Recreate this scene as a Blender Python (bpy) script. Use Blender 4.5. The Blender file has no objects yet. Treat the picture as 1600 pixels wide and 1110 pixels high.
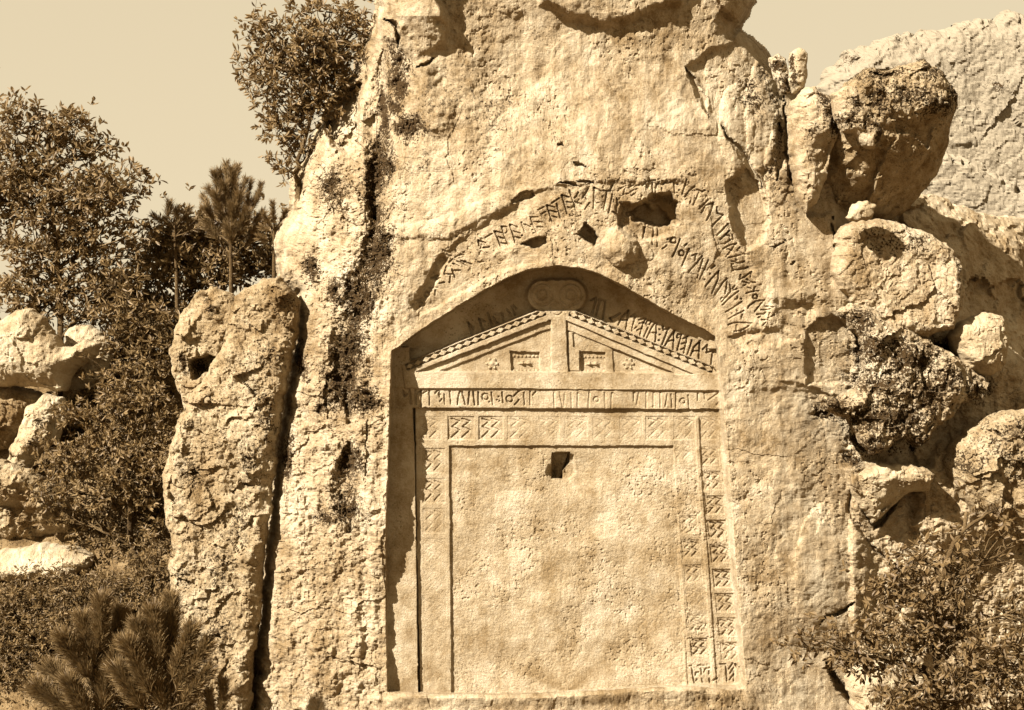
import bpy, math, random
import numpy as np
rng = np.random.default_rng(7)
random.seed(7)

# ------------------------------------------------------------------ camera, sky, sun, exposure
D = 25.0            # camera distance to the carved face
ZC = 7.5            # camera height
sc = bpy.context.scene
cam_d = bpy.data.cameras.new('camera')
cam_d.sensor_width = 36.0
cam_d.lens = 36.0 * D / 16.0
cam_d.clip_end = 500
cam = bpy.data.objects.new('camera', cam_d)
sc.collection.objects.link(cam)
cam.location = (0, -D, ZC)
cam.rotation_euler = (math.radians(90), 0, 0)
sc.camera = cam

SUN = np.array([-1.0, -0.92, 1.02]); SUN /= np.linalg.norm(SUN)
SKY_TINT = (1.0, 0.835, 0.555)
world = bpy.data.worlds.new('World'); sc.world = world; world.use_nodes = True
wt = world.node_tree; wt.nodes.clear()
sky = wt.nodes.new('ShaderNodeTexSky'); sky.sky_type = 'NISHITA'; sky.sun_disc = False
sky.sun_elevation = math.asin(SUN[2]); sky.sun_rotation = math.atan2(SUN[0], SUN[1])
bw = wt.nodes.new('ShaderNodeRGBToBW')
pw = wt.nodes.new('ShaderNodeMath'); pw.operation = 'POWER'; pw.inputs[1].default_value = 0.12
tint = wt.nodes.new('ShaderNodeMix'); tint.data_type = 'RGBA'; tint.blend_type = 'MULTIPLY'
tint.inputs['Factor'].default_value = 1.0
tint.inputs['B'].default_value = (*SKY_TINT, 1)
bg = wt.nodes.new('ShaderNodeBackground'); bg.inputs['Strength'].default_value = 0.15
gain = wt.nodes.new('ShaderNodeMath'); gain.operation = 'MULTIPLY'; gain.inputs[1].default_value = 1.2
wo = wt.nodes.new('ShaderNodeOutputWorld')
wt.links.new(sky.outputs[0], bw.inputs[0]); wt.links.new(bw.outputs[0], pw.inputs[0])
wt.links.new(pw.outputs[0], gain.inputs[0]); wt.links.new(gain.outputs[0], tint.inputs['A'])
wt.links.new(tint.outputs['Result'], bg.inputs['Color']); wt.links.new(bg.outputs[0], wo.inputs['Surface'])

sun_d = bpy.data.lights.new('sun', 'SUN'); sun_d.energy = 5.0; sun_d.angle = math.radians(0.5)
sun_d.color = (1.0, 0.97, 0.91)
sun = bpy.data.objects.new('sun', sun_d); sc.collection.objects.link(sun)
from mathutils import Vector
sun.rotation_euler = Vector(-SUN).to_track_quat('-Z', 'Y').to_euler()
sun.location = (-20, -20, 25)
vs = sc.view_settings
vs.view_transform = 'Standard'; vs.look = 'None'; vs.gamma = 1.0; vs.use_curve_mapping = False
vs.exposure = 1.93
sc.cycles.max_bounces = 5; sc.cycles.diffuse_bounces = 3; sc.cycles.use_denoising = True

# ------------------------------------------------------------------ helpers
COL = sc.collection
def W(u, v, y):
    """photo position (u right, v down, 100 = 1 m on the carved face) at depth y -> world"""
    k = (D + y) / D
    return np.stack([(u - 800) / 100 * k, y + 0 * u, ZC + (555 - v) / 100 * k], -1)
def Wp(u, v, y):
    return W(np.array(float(u)), np.array(float(v)), np.array(float(y)))

def tag(o, label=None, cat=None, group=None, kind=None):
    if label: o['label'] = label
    if cat: o['category'] = cat
    if group: o['group'] = group
    if kind: o['kind'] = kind
    return o
def empty(name, loc=(0, 0, 0)):
    o = bpy.data.objects.new(name, None); COL.objects.link(o); o.location = loc
    o.empty_display_size = 0.2
    return o
def mesh_obj(name, verts, faces, mat, parent=None, smooth=False, lichen=None):
    """faces: int array (n,3) or (n,4)"""
    me = bpy.data.meshes.new(name)
    verts = np.ascontiguousarray(verts, np.float32); faces = np.ascontiguousarray(faces, np.int32)
    if parent is not None and parent.type == 'EMPTY':
        verts = verts - np.array(parent.location, np.float32)
    n, k = faces.shape
    me.vertices.add(len(verts)); me.vertices.foreach_set('co', verts.ravel())
    me.loops.add(n * k); me.loops.foreach_set('vertex_index', faces.ravel())
    me.polygons.add(n)
    me.polygons.foreach_set('loop_start', np.arange(0, n * k, k, dtype=np.int32))
    me.polygons.foreach_set('loop_total', np.full(n, k, np.int32))
    me.polygons.foreach_set('use_smooth', np.full(n, smooth, bool))
    if lichen is not None:
        a = me.attributes.new('lichen', 'FLOAT', 'POINT')
        a.data.foreach_set('value', np.ascontiguousarray(lichen, np.float32))
    me.update(calc_edges=True)
    me.materials.append(mat)
    o = bpy.data.objects.new(name, me); COL.objects.link(o)
    if parent is not None: o.parent = parent
    return o

# noise -------------------------------------------------------------
_perm = rng.permutation(512)
_grad = np.stack([np.cos(np.arange(256) * 2.39996), np.sin(np.arange(256) * 2.39996)], -1)
def perlin(x, y, seed=0):
    xi = np.floor(x).astype(int); yi = np.floor(y).astype(int)
    xf = x - xi; yf = y - yi
    def h(i, j): return _perm[(_perm[(i + seed * 37) & 511] + j + seed * 17) & 511] & 255
    def g(i, j, dx, dy):
        gr = _grad[h(i, j)]; return gr[..., 0] * dx + gr[..., 1] * dy
    s = xf * xf * xf * (xf * (xf * 6 - 15) + 10); t = yf * yf * yf * (yf * (yf * 6 - 15) + 10)
    a = g(xi, yi, xf, yf); b = g(xi + 1, yi, xf - 1, yf)
    c = g(xi, yi + 1, xf, yf - 1); d = g(xi + 1, yi + 1, xf - 1, yf - 1)
    return (a + s * (b - a)) * (1 - t) + (c + s * (d - c)) * t
def fbm(u, v, size, octv=4, gain=0.5, seed=0):
    r = 0; a = 1.0; f = 1.0 / size
    for i in range(octv):
        r = r + a * perlin(u * f + 13.7 * i, v * f + 7.3 * i, seed + i); a *= gain; f *= 2.03
    return r
def ridged(u, v, size, octv=4, seed=0):
    r = 0; a = 1.0; f = 1.0 / size
    for i in range(octv):
        r = r + a * (1 - 2.2 * np.abs(perlin(u * f + 3.1 * i, v * f + 9.2 * i, seed + i))); a *= 0.5; f *= 2.1
    return r
def facet(u, v, size, seed=0):
    """broken blocks: each Voronoi cell is a tilted plane at its own height"""
    x = u / size; y = v / size; xi = np.floor(x).astype(int); yi = np.floor(y).astype(int)
    best = np.full(x.shape, 9.0); res = np.zeros(x.shape)
    for a in (-1, 0, 1):
        for b in (-1, 0, 1):
            h = _perm[(_perm[(xi + a + 31 * seed) & 511] + yi + b + 57 * seed) & 511]
            h2 = _perm[(h + 91) & 511]; h3 = _perm[(h2 + 53) & 511]; h4 = _perm[(h3 + 7) & 511]
            dx = xi + a + h / 512 - x; dy = yi + b + h2 / 512 - y; d = dx * dx + dy * dy
            m = d < best; best = np.where(m, d, best)
            res = np.where(m, (h3 / 256 - 1) * 0.6 + dx * (h4 / 256 - 1) * 1.2 + dy * (h2 / 256 - 1) * 1.2, res)
    return res
def sstep(a, b, x):
    t = np.clip((x - a) / (b - a), 0, 1); return t * t * (3 - 2 * t)

def sdf(U, V, poly):
    """signed distance, positive inside"""
    P = np.asarray(poly, float); n = len(P)
    d2 = np.full(U.shape, 1e12); ins = np.zeros(U.shape, bool)
    for i in range(n):
        a = P[i]; b = P[(i + 1) % n]; e = b - a
        wx = U - a[0]; wy = V - a[1]
        t = np.clip((wx * e[0] + wy * e[1]) / (e @ e + 1e-9), 0, 1)
        d2 = np.minimum(d2, (wx - e[0] * t) ** 2 + (wy - e[1] * t) ** 2)
        if a[1] != b[1]:
            c = ((a[1] > V) != (b[1] > V)) & (U < e[0] * (V - a[1]) / (b[1] - a[1]) + a[0])
            ins ^= c
    d = np.sqrt(d2)
    return np.where(ins, d, -d)
def dline(U, V, pts):
    """distance to an open polyline and the parameter along it (0..1)"""
    P = np.asarray(pts, float)
    best = np.full(U.shape, 1e12); par = np.zeros(U.shape)
    L = np.r_[0, np.cumsum(np.hypot(*np.diff(P, axis=0).T))]
    for i in range(len(P) - 1):
        a = P[i]; e = P[i + 1] - a
        wx = U - a[0]; wy = V - a[1]
        t = np.clip((wx * e[0] + wy * e[1]) / (e @ e + 1e-9), 0, 1)
        d2 = (wx - e[0] * t) ** 2 + (wy - e[1] * t) ** 2
        m = d2 < best
        best = np.where(m, d2, best); par = np.where(m, (L[i] + t * (L[i + 1] - L[i])) / L[-1], par)
    return np.sqrt(best), par

# ------------------------------------------------------------------ materials
def nodes(m):
    m.use_nodes = True; t = m.node_tree; t.nodes.clear()
    out = t.nodes.new('ShaderNodeOutputMaterial'); b = t.nodes.new('ShaderNodeBsdfPrincipled')
    t.links.new(b.outputs[0], out.inputs[0]); b.inputs['Roughness'].default_value = 0.95
    b.inputs['Specular IOR Level'].default_value = 0.1
    return t, b
def rock_material(name, dark, mid, light, lichen_col=(0.019, 0.0105, 0.0034), speck=0.5, fine=1.0, speck_cover=0.0, patch_w=0.7):
    m = bpy.data.materials.new(name); t, b = nodes(m); N = t.nodes.new; L = t.links.new
    tc = N('ShaderNodeTexCoord')
    def noise(scale, detail=6, rough=0.6, vec=None):
        n = N('ShaderNodeTexNoise'); n.inputs['Scale'].default_value = scale
        n.inputs['Detail'].default_value = detail; n.inputs['Roughness'].default_value = rough
        L(vec if vec else tc.outputs['Object'], n.inputs['Vector']); return n.outputs['Fac']
    def math_(op, a, bb, c=None):
        n = N('ShaderNodeMath'); n.operation = op
        for i, x in enumerate((a, bb, c)):
            if x is None: continue
            if isinstance(x, (int, float)): n.inputs[i].default_value = x
            else: L(x, n.inputs[i])
        return n.outputs[0]
    def ramp(x, a, bb, lo=0.0, hi=1.0):
        n = N('ShaderNodeMapRange'); n.interpolation_type = 'SMOOTHSTEP'
        L(x, n.inputs[0]); n.inputs[1].default_value = a; n.inputs[2].default_value = bb
        n.inputs[3].default_value = lo; n.inputs[4].default_value = hi; return n.outputs[0]
    def mixc(f, a, bb):
        n = N('ShaderNodeMix'); n.data_type = 'RGBA'
        if isinstance(f, float): n.inputs['Factor'].default_value = f
        else: L(f, n.inputs['Factor'])
        for s, x in (('A', a), ('B', bb)):
            if isinstance(x, tuple): n.inputs[s].default_value = (*x, 1)
            else: L(x, n.inputs[s])
        return n.outputs['Result']
    big = noise(0.75, 5, 0.6); med = noise(5.5, 7, 0.65); fin = noise(38, 4, 0.7); grain = noise(120, 3, 0.7)
    mp = N('ShaderNodeMapping'); mp.inputs['Scale'].default_value = (3.2, 3.2, 0.28)
    L(tc.outputs['Object'], mp.inputs['Vector']); streak = noise(1.0, 5, 0.6, mp.outputs[0])
    s = math_('ADD', math_('MULTIPLY', big, 1.1), math_('MULTIPLY', med, 0.9))
    s = math_('ADD', s, math_('MULTIPLY', math_('SUBTRACT', noise(2.1, 6, 0.6), 0.5), patch_w * 1.4))
    s = math_('ADD', s, math_('MULTIPLY', fin, 0.8)); s = math_('ADD', s, math_('MULTIPLY', streak, 0.75))
    s = math_('ADD', s, math_('MULTIPLY', grain, 0.5))        # mean about 1.65
    c1 = mixc(ramp(s, 1.66, 2.02), dark, mid); c2 = mixc(ramp(s, 1.96, 2.36), c1, light)
    # small pores gathered in patches, darker in colour and sunk in the bump
    v = N('ShaderNodeTexVoronoi'); v.inputs['Scale'].default_value = 19; v.inputs['Randomness'].default_value = 1
    L(tc.outputs['Object'], v.inputs['Vector'])
    sp = ramp(v.outputs['Distance'], 0.16, 0.30, 1.0, 0.0)
    patch = ramp(noise(1.6, 4, 0.6), 0.50 - speck_cover, 0.66 - speck_cover)
    sp = math_('MULTIPLY', math_('MULTIPLY', sp, patch), speck)
    n2 = ramp(noise(17, 6, 0.75), 0.58, 0.66)
    sp = math_('MAXIMUM', sp, math_('MULTIPLY', math_('MULTIPLY', n2, patch), speck))
    c3 = mixc(sp, c2, tuple(0.45 * x for x in dark))
    # mapped lichen crust
    at = N('ShaderNodeAttribute'); at.attribute_name = 'lichen'
    ln = math_('ADD', at.outputs['Fac'], math_('MULTIPLY', math_('SUBTRACT', noise(6.5, 8, 0.75), 0.5), 2.2))
    ln = math_('ADD', ln, math_('MULTIPLY', math_('SUBTRACT', noise(26, 5, 0.7), 0.5), 2.6))
    lf = math_('MULTIPLY', ramp(ln, 0.50, 0.62), ramp(at.outputs['Fac'], 0.02, 0.2))
    lc = mixc(ramp(grain, 0.40, 0.72), lichen_col, tuple(4.0 * x for x in lichen_col))
    c4 = mixc(lf, c3, lc)
    L(c4, b.inputs['Base Color'])
    h = math_('ADD', math_('MULTIPLY', fin, 0.7), math_('MULTIPLY', grain, 0.45))
    h = math_('SUBTRACT', h, math_('MULTIPLY', sp, 0.35))
    h = math_('ADD', h, math_('MULTIPLY', lf, 0.5))
    bp = N('ShaderNodeBump'); bp.inputs['Strength'].default_value = 1.0 * fine; bp.inputs['Distance'].default_value = 0.045
    L(h, bp.inputs['Height']); L(bp.outputs[0], b.inputs['Normal'])
    return m
def leaf_material(name, a, c, trans=0.25):
    m = bpy.data.materials.new(name); t, b = nodes(m); N = t.nodes.new; L = t.links.new
    tc = N('ShaderNodeTexCoord'); n = N('ShaderNodeTexNoise'); n.inputs['Scale'].default_value = 9.0; n.inputs['Detail'].default_value = 6; n.inputs['Roughness'].default_value = 0.75
    L(tc.outputs['Object'], n.inputs['Vector'])
    r = N('ShaderNodeMapRange'); L(n.outputs['Fac'], r.inputs[0]); r.inputs[1].default_value = 0.35; r.inputs[2].default_value = 0.65
    mx = N('ShaderNodeMix'); mx.data_type = 'RGBA'; L(r.outputs[0], mx.inputs['Factor'])
    mx.inputs['A'].default_value = (*a, 1); mx.inputs['B'].default_value = (*c, 1)
    L(mx.outputs['Result'], b.inputs['Base Color'])
    b.inputs['Roughness'].default_value = 0.6; b.inputs['Specular IOR Level'].default_value = 0.35
    tr = N('ShaderNodeBsdfTranslucent'); L(mx.outputs['Result'], tr.inputs[0])
    ms = N('ShaderNodeMixShader'); ms.inputs[0].default_value = trans
    out = [x for x in t.nodes if x.type == 'OUTPUT_MATERIAL'][0]
    L(b.outputs[0], ms.inputs[1]); L(tr.outputs[0], ms.inputs[2]); L(ms.outputs[0], out.inputs[0])
    return m
ROCK = rock_material('tuff_rock', (0.160, 0.104, 0.048), (0.268, 0.196, 0.112), (0.370, 0.294, 0.190), speck=0.65, fine=0.75)
CARVED = rock_material('dressed_tuff', (0.178, 0.119, 0.057), (0.268, 0.198, 0.114), (0.365, 0.291, 0.190), speck=0.55, fine=0.75, patch_w=0.8)
CREAM = rock_material('clean_tuff', (0.21, 0.145, 0.074), (0.305, 0.229, 0.134), (0.39, 0.312, 0.20), speck=0.35, fine=0.75)
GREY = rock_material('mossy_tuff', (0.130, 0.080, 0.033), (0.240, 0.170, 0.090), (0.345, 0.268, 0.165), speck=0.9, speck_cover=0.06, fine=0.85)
FAR = rock_material('pale_tuff', (0.182, 0.144, 0.094), (0.196, 0.157, 0.104), (0.208, 0.168, 0.113), speck=0.3, fine=0.5)
SOIL = rock_material('dry_soil', (0.06, 0.034, 0.012), (0.15, 0.094, 0.040), (0.26, 0.178, 0.088), speck=0.9, speck_cover=0.2)
LEAF = leaf_material('oak_leaf', (0.070, 0.039, 0.011), (0.25, 0.162, 0.066), 0.35)
LEAF_B = leaf_material('bush_leaf', (0.060, 0.033, 0.010), (0.20, 0.126, 0.050), 0.35)
LEAF_D = leaf_material('shrub_leaf', (0.060, 0.033, 0.0095), (0.26, 0.167, 0.066), 0.35)
NEEDLE = leaf_material('pine_needle', (0.075, 0.043, 0.013), (0.23, 0.146, 0.058), 0.25)
BARK = rock_material('bark', (0.03, 0.017, 0.006), (0.08, 0.048, 0.019), (0.16, 0.105, 0.048), speck=0.4)
DRY = rock_material('dry_bark', (0.25, 0.16, 0.07), (0.42, 0.30, 0.15), (0.55, 0.42, 0.24), speck=0.3)

# ------------------------------------------------------------------ ground and hillside
def build_ground():
    xs = np.r_[np.linspace(-160, -22, 24), np.linspace(-20, 20, 161), np.linspace(22, 160, 24)]
    ys = np.r_[np.linspace(-90, -8, 20), np.linspace(-7, 24, 125), np.linspace(26, 240, 30)]
    X, Y = np.meshgrid(xs, ys)
    left = sstep(-3.6, -5.2, X - 0.12 * np.clip(Y, 0, 20) * -1)
    z = np.clip(0.55 * (Y + 0.8), 0, 4.95) * (1 - left) + np.clip(1.15 * (Y + 1.0), 0, 7.0) * left
    z = z + 0.5 * fbm(X * 40, Y * 40, 90, 4, seed=3) + 0.12 * fbm(X * 40, Y * 40, 14, 3, seed=5)
    V = np.stack([X, Y, z], -1).reshape(-1, 3)
    nx = len(xs); ny = len(ys)
    i = (np.arange(ny - 1)[:, None] * nx + np.arange(nx - 1)[None]).ravel()
    o = mesh_obj('ground', V, np.stack([i, i + 1, i + nx + 1, i + nx], -1), SOIL, smooth=True)
    tag(o, 'dry stony ground rising into a slope behind the rocks', kind='structure')
build_ground()

# ------------------------------------------------------------------ the cliff with the carved front
us = np.r_[np.arange(376, 600, 2.1), np.arange(600, 1222, 1.1), np.arange(1222, 1650, 2.4)]
vv = np.r_[np.arange(-100, 262, 2.2), np.arange(262, 700, 1.05), np.arange(700, 1086, 1.4), np.arange(1086, 1190, 2.4)]
U, V = np.meshgrid(us, vv)
LAB = np.zeros(U.shape, np.int32)
LICH = np.zeros(U.shape)
def win(pts, m):
    P = np.asarray(pts, float)
    c0, c1 = np.searchsorted(us, [P[:, 0].min() - m, P[:, 0].max() + m])
    r0, r1 = np.searchsorted(vv, [P[:, 1].min() - m, P[:, 1].max() + m])
    return (slice(max(r0 - 1, 0), r1 + 1), slice(max(c0 - 1, 0), c1 + 1))
# warped coordinates for broken natural edges
WU = U + 5 * fbm(U, V, 26, 3, seed=11) + 2.0 * fbm(U, V, 7, 2, seed=14)
WV = V + 5 * fbm(U, V, 26, 3, seed=21) + 2.0 * fbm(U, V, 7, 2, seed=24)
BU = U + 22 * fbm(U, V, 90, 3, seed=12) + 5 * fbm(U, V, 22, 3, seed=15)
BV = V + 22 * fbm(U, V, 90, 3, seed=22) + 5 * fbm(U, V, 22, 3, seed=25)

CTRL = np.array([
 (395,1100,1.0),(400,1000,1.0),(430,700,1.05),(445,430,1.3),(470,300,1.5),(560,100,1.25),(500,1100,.42),(500,1000,.42),(490,850,.5),
 (500,700,.5),(520,500,.5),(530,300,.75),(600,1080,.16),(600,1000,.16),(600,900,.12),(603,830,.0),(603,700,-.1),(604,560,-.04),(620,470,.05),(645,505,.10),(700,470,.03),
 (620,400,.02),(640,250,.12),(640,100,.28),(620,20,.3),(700,300,.0),(800,250,-.04),(900,200,.0),(800,100,.18),(900,100,.18),(1000,100,.28),
 (1000,250,.03),(830,395,-.20),(870,400,-.26),(930,395,-.20),(1000,430,-.10),(1100,350,.05),(740,440,-.03),(1110,500,.14),(1050,470,.04),(1150,550,.05),(1150,700,.06),
 (1180,900,.06),(1180,1080,.10),(1250,550,.35),(1250,750,.2),(1250,950,.2),(1310,700,.55),(1310,1000,.6),(1150,150,.65),(1200,250,.75),
 (1220,100,1.2),(1250,400,.55),(1350,420,.95),(1400,600,1.0),(1400,800,.8),(1400,1050,.8),(1550,600,1.6),(1550,900,1.3),(1600,1100,1.9),
 (1500,450,1.5),(600,-90,.2),(850,-90,-.1),(1150,-90,.8),(850,1180,.1),(600,1180,.1),(1200,1180,.1)], float)
def rbf(ctrl, u, v):
    P = ctrl[:, :2] / 100; n = len(P)
    K = lambda r: np.sqrt(r * r + 0.15)
    A = np.zeros((n + 3, n + 3)); A[:n, :n] = K(np.hypot(P[:, None, 0] - P[None, :, 0], P[:, None, 1] - P[None, :, 1])) + 0.02 * np.eye(n)
    A[:n, n] = 1; A[:n, n + 1:] = P; A[n, :n] = 1; A[n + 1:, :n] = P.T
    w = np.linalg.solve(A, np.r_[ctrl[:, 2], 0, 0, 0])
    r = w[n] + w[n + 1] * u / 100 + w[n + 2] * v / 100
    for i in range(n): r = r + w[i] * K(np.hypot(u / 100 - P[i, 0], v / 100 - P[i, 1]))
    return r
Y = rbf(CTRL, U, V)

def add(poly, amt, soft=3.0, warp='w', grad=None):
    """push the surface inside the outline by amt metres (positive = into the rock)"""
    s = win(poly, 45 if warp == 'b' else 14)
    uu, vw = (WU[s], WV[s]) if warp == 'w' else (BU[s], BV[s]) if warp == 'b' else (U[s], V[s])
    m = sstep(-soft, soft, sdf(uu, vw, poly))
    a = amt if grad is None else amt * np.clip(grad(U[s], V[s]), 0, 1)
    Y[s] += a * m
def knob(cu, cv, ru, rv, amt):
    s = win([(cu - ru, cv - rv), (cu + ru, cv + rv)], 10)
    q = 1 - ((WU[s] - cu) / ru) ** 2 - ((WV[s] - cv) / rv) ** 2
    Y[s] -= amt * np.sqrt(np.clip(q, 0, 1))
def crack(pts, width, depth, taper=True, warp=True):
    s = win(pts, 4 * width + 12)
    d, t = dline(WU[s] if warp else U[s], WV[s] if warp else V[s], pts)
    w = width * (np.sin(np.pi * np.clip(t, 0.04, 0.96)) if taper else 1.0)
    Y[s] += depth * np.clip(1 - (d / (w + 0.3)) ** 2, 0, 1)
def lich(blobs, amt=1.0):
    for (cu, cv, ru, rv) in blobs:
        s = win([(cu - ru, cv - rv), (cu + ru, cv + rv)], 0.9 * max(ru, rv))
        q = ((BU[s] - cu) / ru) ** 2 + ((BV[s] - cv) / rv) ** 2
        LICH[s] = np.maximum(LICH[s], amt * np.exp(-q * 0.9))

# --- big forms of the natural rock
# left shoulder above the recess, its flank turned away from the sun
add([(560,-100),(690,-100),(690,40),(690,72),(672,84),(640,90),(600,70)], -0.42, 7, 'b', lambda u, v: (95 - v) / 70)
# brow hanging in over the top edge of the picture
add([(800,-100),(1080,-100),(1062,5),(1030,8),(1010,22),(985,30),(950,40),(925,36),(885,25),(850,5)], -0.2, 9, 'w', lambda u, v: (60 - v) / 40)
add([(1105,-100),(1180,-100),(1172,5),(1152,32),(1135,22),(1118,0)], -0.4, 4)
# nose and hollow upper left
add([(600,60),(640,55),(690,120),(705,170),(690,200),(660,215),(630,200),(600,190)], -0.12, 16, 'b')
add([(512,170),(535,140),(562,132),(560,180),(562,228),(540,236),(520,228),(508,200)], 0.75, 5)
# lichen gully down the left
crack([(598,80),(588,170),(592,230),(587,300),(578,370)], 24, 0.15)
crack([(592,225),(588,290),(584,350)], 14, 0.09)
crack([(585,340),(575,420),(555,490),(540,560),(545,660)], 34, 0.16)
crack([(545,690),(540,760),(545,830)], 26, 0.16)
crack([(572,655),(574,700),(571,760)], 2.0, 0.08)
crack([(600,30),(620,42),(622,75)], 5, 0.3); crack([(650,105),(670,98),(680,90)], 4, .15)
# flaking sheet whose edge runs round above the inscription; the inscribed band lies behind it
add([(650,468),(664,440),(684,406),(708,384),(738,362),(770,340),(800,322),(838,300),(872,290),(905,288),(950,284),(1000,286),(1060,282),(1100,300),(1140,350),
     (1175,420),(1205,480),(1190,520),(1150,540),(1060,470),(960,425),(860,405),(780,425),(700,470),(655,492)], 0.05, 4)
add([(640,480),(655,455),(678,412),(690,400),(700,405),(684,440),(664,470),(652,488)], 0.06, 2.5)
add([(590,352),(640,350),(700,345),(735,322),(790,300),(834,295),(832,305),(795,322),(740,350),(700,372),(640,372),(590,370)], -0.05, 5)
add([(797,312),(815,302),(834,298),(836,306),(820,314),(800,318)], 0.12, 1.5)
# recess, pocket and knob over the arch
add([(984,330),(1000,319),(1014,309),(1045,304),(1056,316),(1059,345),(1042,352),(1012,350),(992,346)], 0.42, 4)
add([(958,322),(985,318),(1010,312),(1050,330),(1052,362),(1010,374),(976,372),(956,350)], 0.20, 5, 'b')
add([(914,346),(936,372),(930,386),(914,378),(903,366)], 0.35, 2)
knob(970, 386, 30, 32, 0.22); knob(1005, 395, 16, 14, .05)
add([(815,381),(835,374),(852,371),(852,378),(842,387),(825,387)], 0.22, 1.5)
add([(775,390),(800,380),(812,388),(790,402),(770,402)], -0.04, 6)
crack([(872,226),(880,228)], 3, .1); crack([(895,257),(915,260)], 3, .12); crack([(900,283),(930,287)], 2.5, .1)
crack([(875,286),(890,285),(905,290)], 3, .14)
# right-hand joint and the buttress beyond it
add([(1075,108),(1092,130),(1108,172),(1130,200),(1160,240),(1195,292),(1260,340),(1300,330),(1240,60),(1160,60),(1110,80)], 0.12, 6)
crack([(1072,108),(1090,140),(1108,182)], 7, 0.16)
crack([(1128,200),(1158,240),(1192,292)], 6, 0.16)
add([(1135,285),(1165,262),(1192,295),(1200,345),(1190,378),(1165,392),(1148,360),(1140,320)], 0.22, 5)
crack([(1216,190),(1222,240),(1214,280)], 10, .18); crack([(1225,150),(1228,240),(1240,300)], 4, .2)
knob(1150, 200, 28, 70, .1); knob(1190, 180, 26, 90, .14); knob(1215, 260, 20, 60, .1)
# right-hand ledges and small arched niche
add([(1160,604),(1200,594),(1262,602),(1300,618),(1330,640),(1330,1200),(1150,1200),(1150,640)], 0.09, 4, 'w', lambda u, v: (u - 1165) / 110)
add([(1170,602),(1205,592),(1262,598),(1305,612),(1300,620),(1255,610),(1205,603),(1170,610)], -0.02, 4)
add([(1262,600),(1258,545),(1262,515),(1278,500),(1300,494),(1320,502),(1330,520),(1333,560),(1330,600)], 0.12, 3)
add([(1205,452),(1260,440),(1330,446),(1380,470),(1330,480),(1300,470),(1260,470),(1210,476)], -0.05, 12, 'b')
add([(1140,530),(1170,516),(1215,512),(1240,530),(1200,540),(1160,545)], 0.08, 6)
add([(1210,470),(1270,476),(1262,520),(1225,512)], 0.08, 8)
crack([(1202,384),(1212,384),(1225,378)], 2, .1); crack([(1236,414),(1242,408)], 2, .08)
crack([(1300,340),(1305,380),(1312,402)], 2.5, .2); crack([(1388,448),(1410,475),(1432,508)], 2.5, .2)
# lower right: mass stepping back beyond the dressed margin
crack([(1330,735),(1328,800),(1345,830),(1372,860),(1395,885)], 5, .14)
crack([(1335,940),(1318,955),(1290,965),(1283,975)], 3, .2)
crack([(1292,1035),(1305,1060),(1322,1085),(1340,1110)], 8, .4)
add([(1340,775),(1410,768),(1395,800),(1368,826),(1350,800)], 0.35, 3)
add([(1325,735),(1360,722),(1420,728),(1455,735),(1420,768),(1345,778),(1328,760)], -0.35, 6)
knob(1300, 900, 60, 120, .12); knob(1250, 880, 40, 60, .04); knob(1240, 700, 50, 80, .05)
add([(1430,760),(1480,700),(1560,720),(1600,760),(1560,830),(1480,850),(1430,820)], -0.4, 12, 'b')
# sheltered step below the carved front
SILL = [(380,1088),(600,1084),(640,1080),(760,1083),(860,1081),(930,1077),(1000,1072),(1090,1071),(1140,1078),(1190,1100),(1650,1120),(1650,1300),(380,1300)]

LICH_CLIFF = [(592,180,12,60),(588,260,14,60),(600,250,10,20),(582,330,12,30),(585,400,26,50),(560,470,30,50),(545,540,30,50),(530,600,26,40),(545,720,24,24),
 (540,790,26,34),(560,620,24,20),(520,300,14,35),(440,470,14,18),(480,420,14,20),(520,450,16,20),(450,720,10,40),(500,640,12,16),(505,820,20,14),(620,120,16,40),(610,170,18,18),
 (640,200,30,24),(470,560,10,30)]
lich(LICH_CLIFF, 1.05)
lich([(1340,500,22,24),(1350,545,20,26),(1420,555,50,30),(1370,590,50,24),(1300,635,26,14),(1340,650,26,22),(1390,650,60,34),(1430,610,34,30),(1350,690,20,26),
      (1425,680,20,20),(1530,600,20,26),(1500,580,20,16),(1475,540,40,14),(1335,725,12,14),(1425,700,8,6)], 1.0)
lich([(1205,110,14,20),(1220,150,14,16),(1215,210,14,40),(1215,270,10,24),(1180,150,20,30)], 0.6)
lich([(700,150,50,60),(760,180,60,60),(470,650,20,30),(660,270,30,30),(1290,800,24,20),(1320,880,20,20)], 0.25)

# weathering relief
rough = 0.055 * fbm(U, V, 60, 6, 0.55, seed=31) + 0.025 * ridged(U + 9 * fbm(U, V, 30, 2, seed=3), V, 34, 4, seed=41)
leftside = sstep(640, 560, U) * 1.0 + sstep(1300, 1380, U) * 0.9
rough = rough * (0.75 + 0.8 * leftside) + (0.05 * facet(BU, BV, 85, 5) + 0.022 * facet(BU, BV, 34, 6)) * (0.2 + leftside)
vert = 0.06 * fbm(U, V * 0.16, 34, 4, 0.5, seed=51) * (0.5 + leftside)
knobby = 0.05 * np.abs(fbm(U, V, 22, 4, 0.55, seed=61)) * (0.25 + 1.5 * leftside)
pit = fbm(U, V, 9, 3, 0.6, seed=71); pitmask = sstep(-0.05, 0.35, fbm(U, V, 120, 3, seed=73)) + 0.5 * leftside
pits = 0.026 * sstep(0.2, 0.46, pit) * pitmask
Y += rough + vert - knobby + pits
lrough = LICH * (0.09 * fbm(U, V, 13, 4, 0.6, seed=81) + 0.05 * ridged(U, V, 17, 3, seed=83))
Y += lrough

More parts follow.
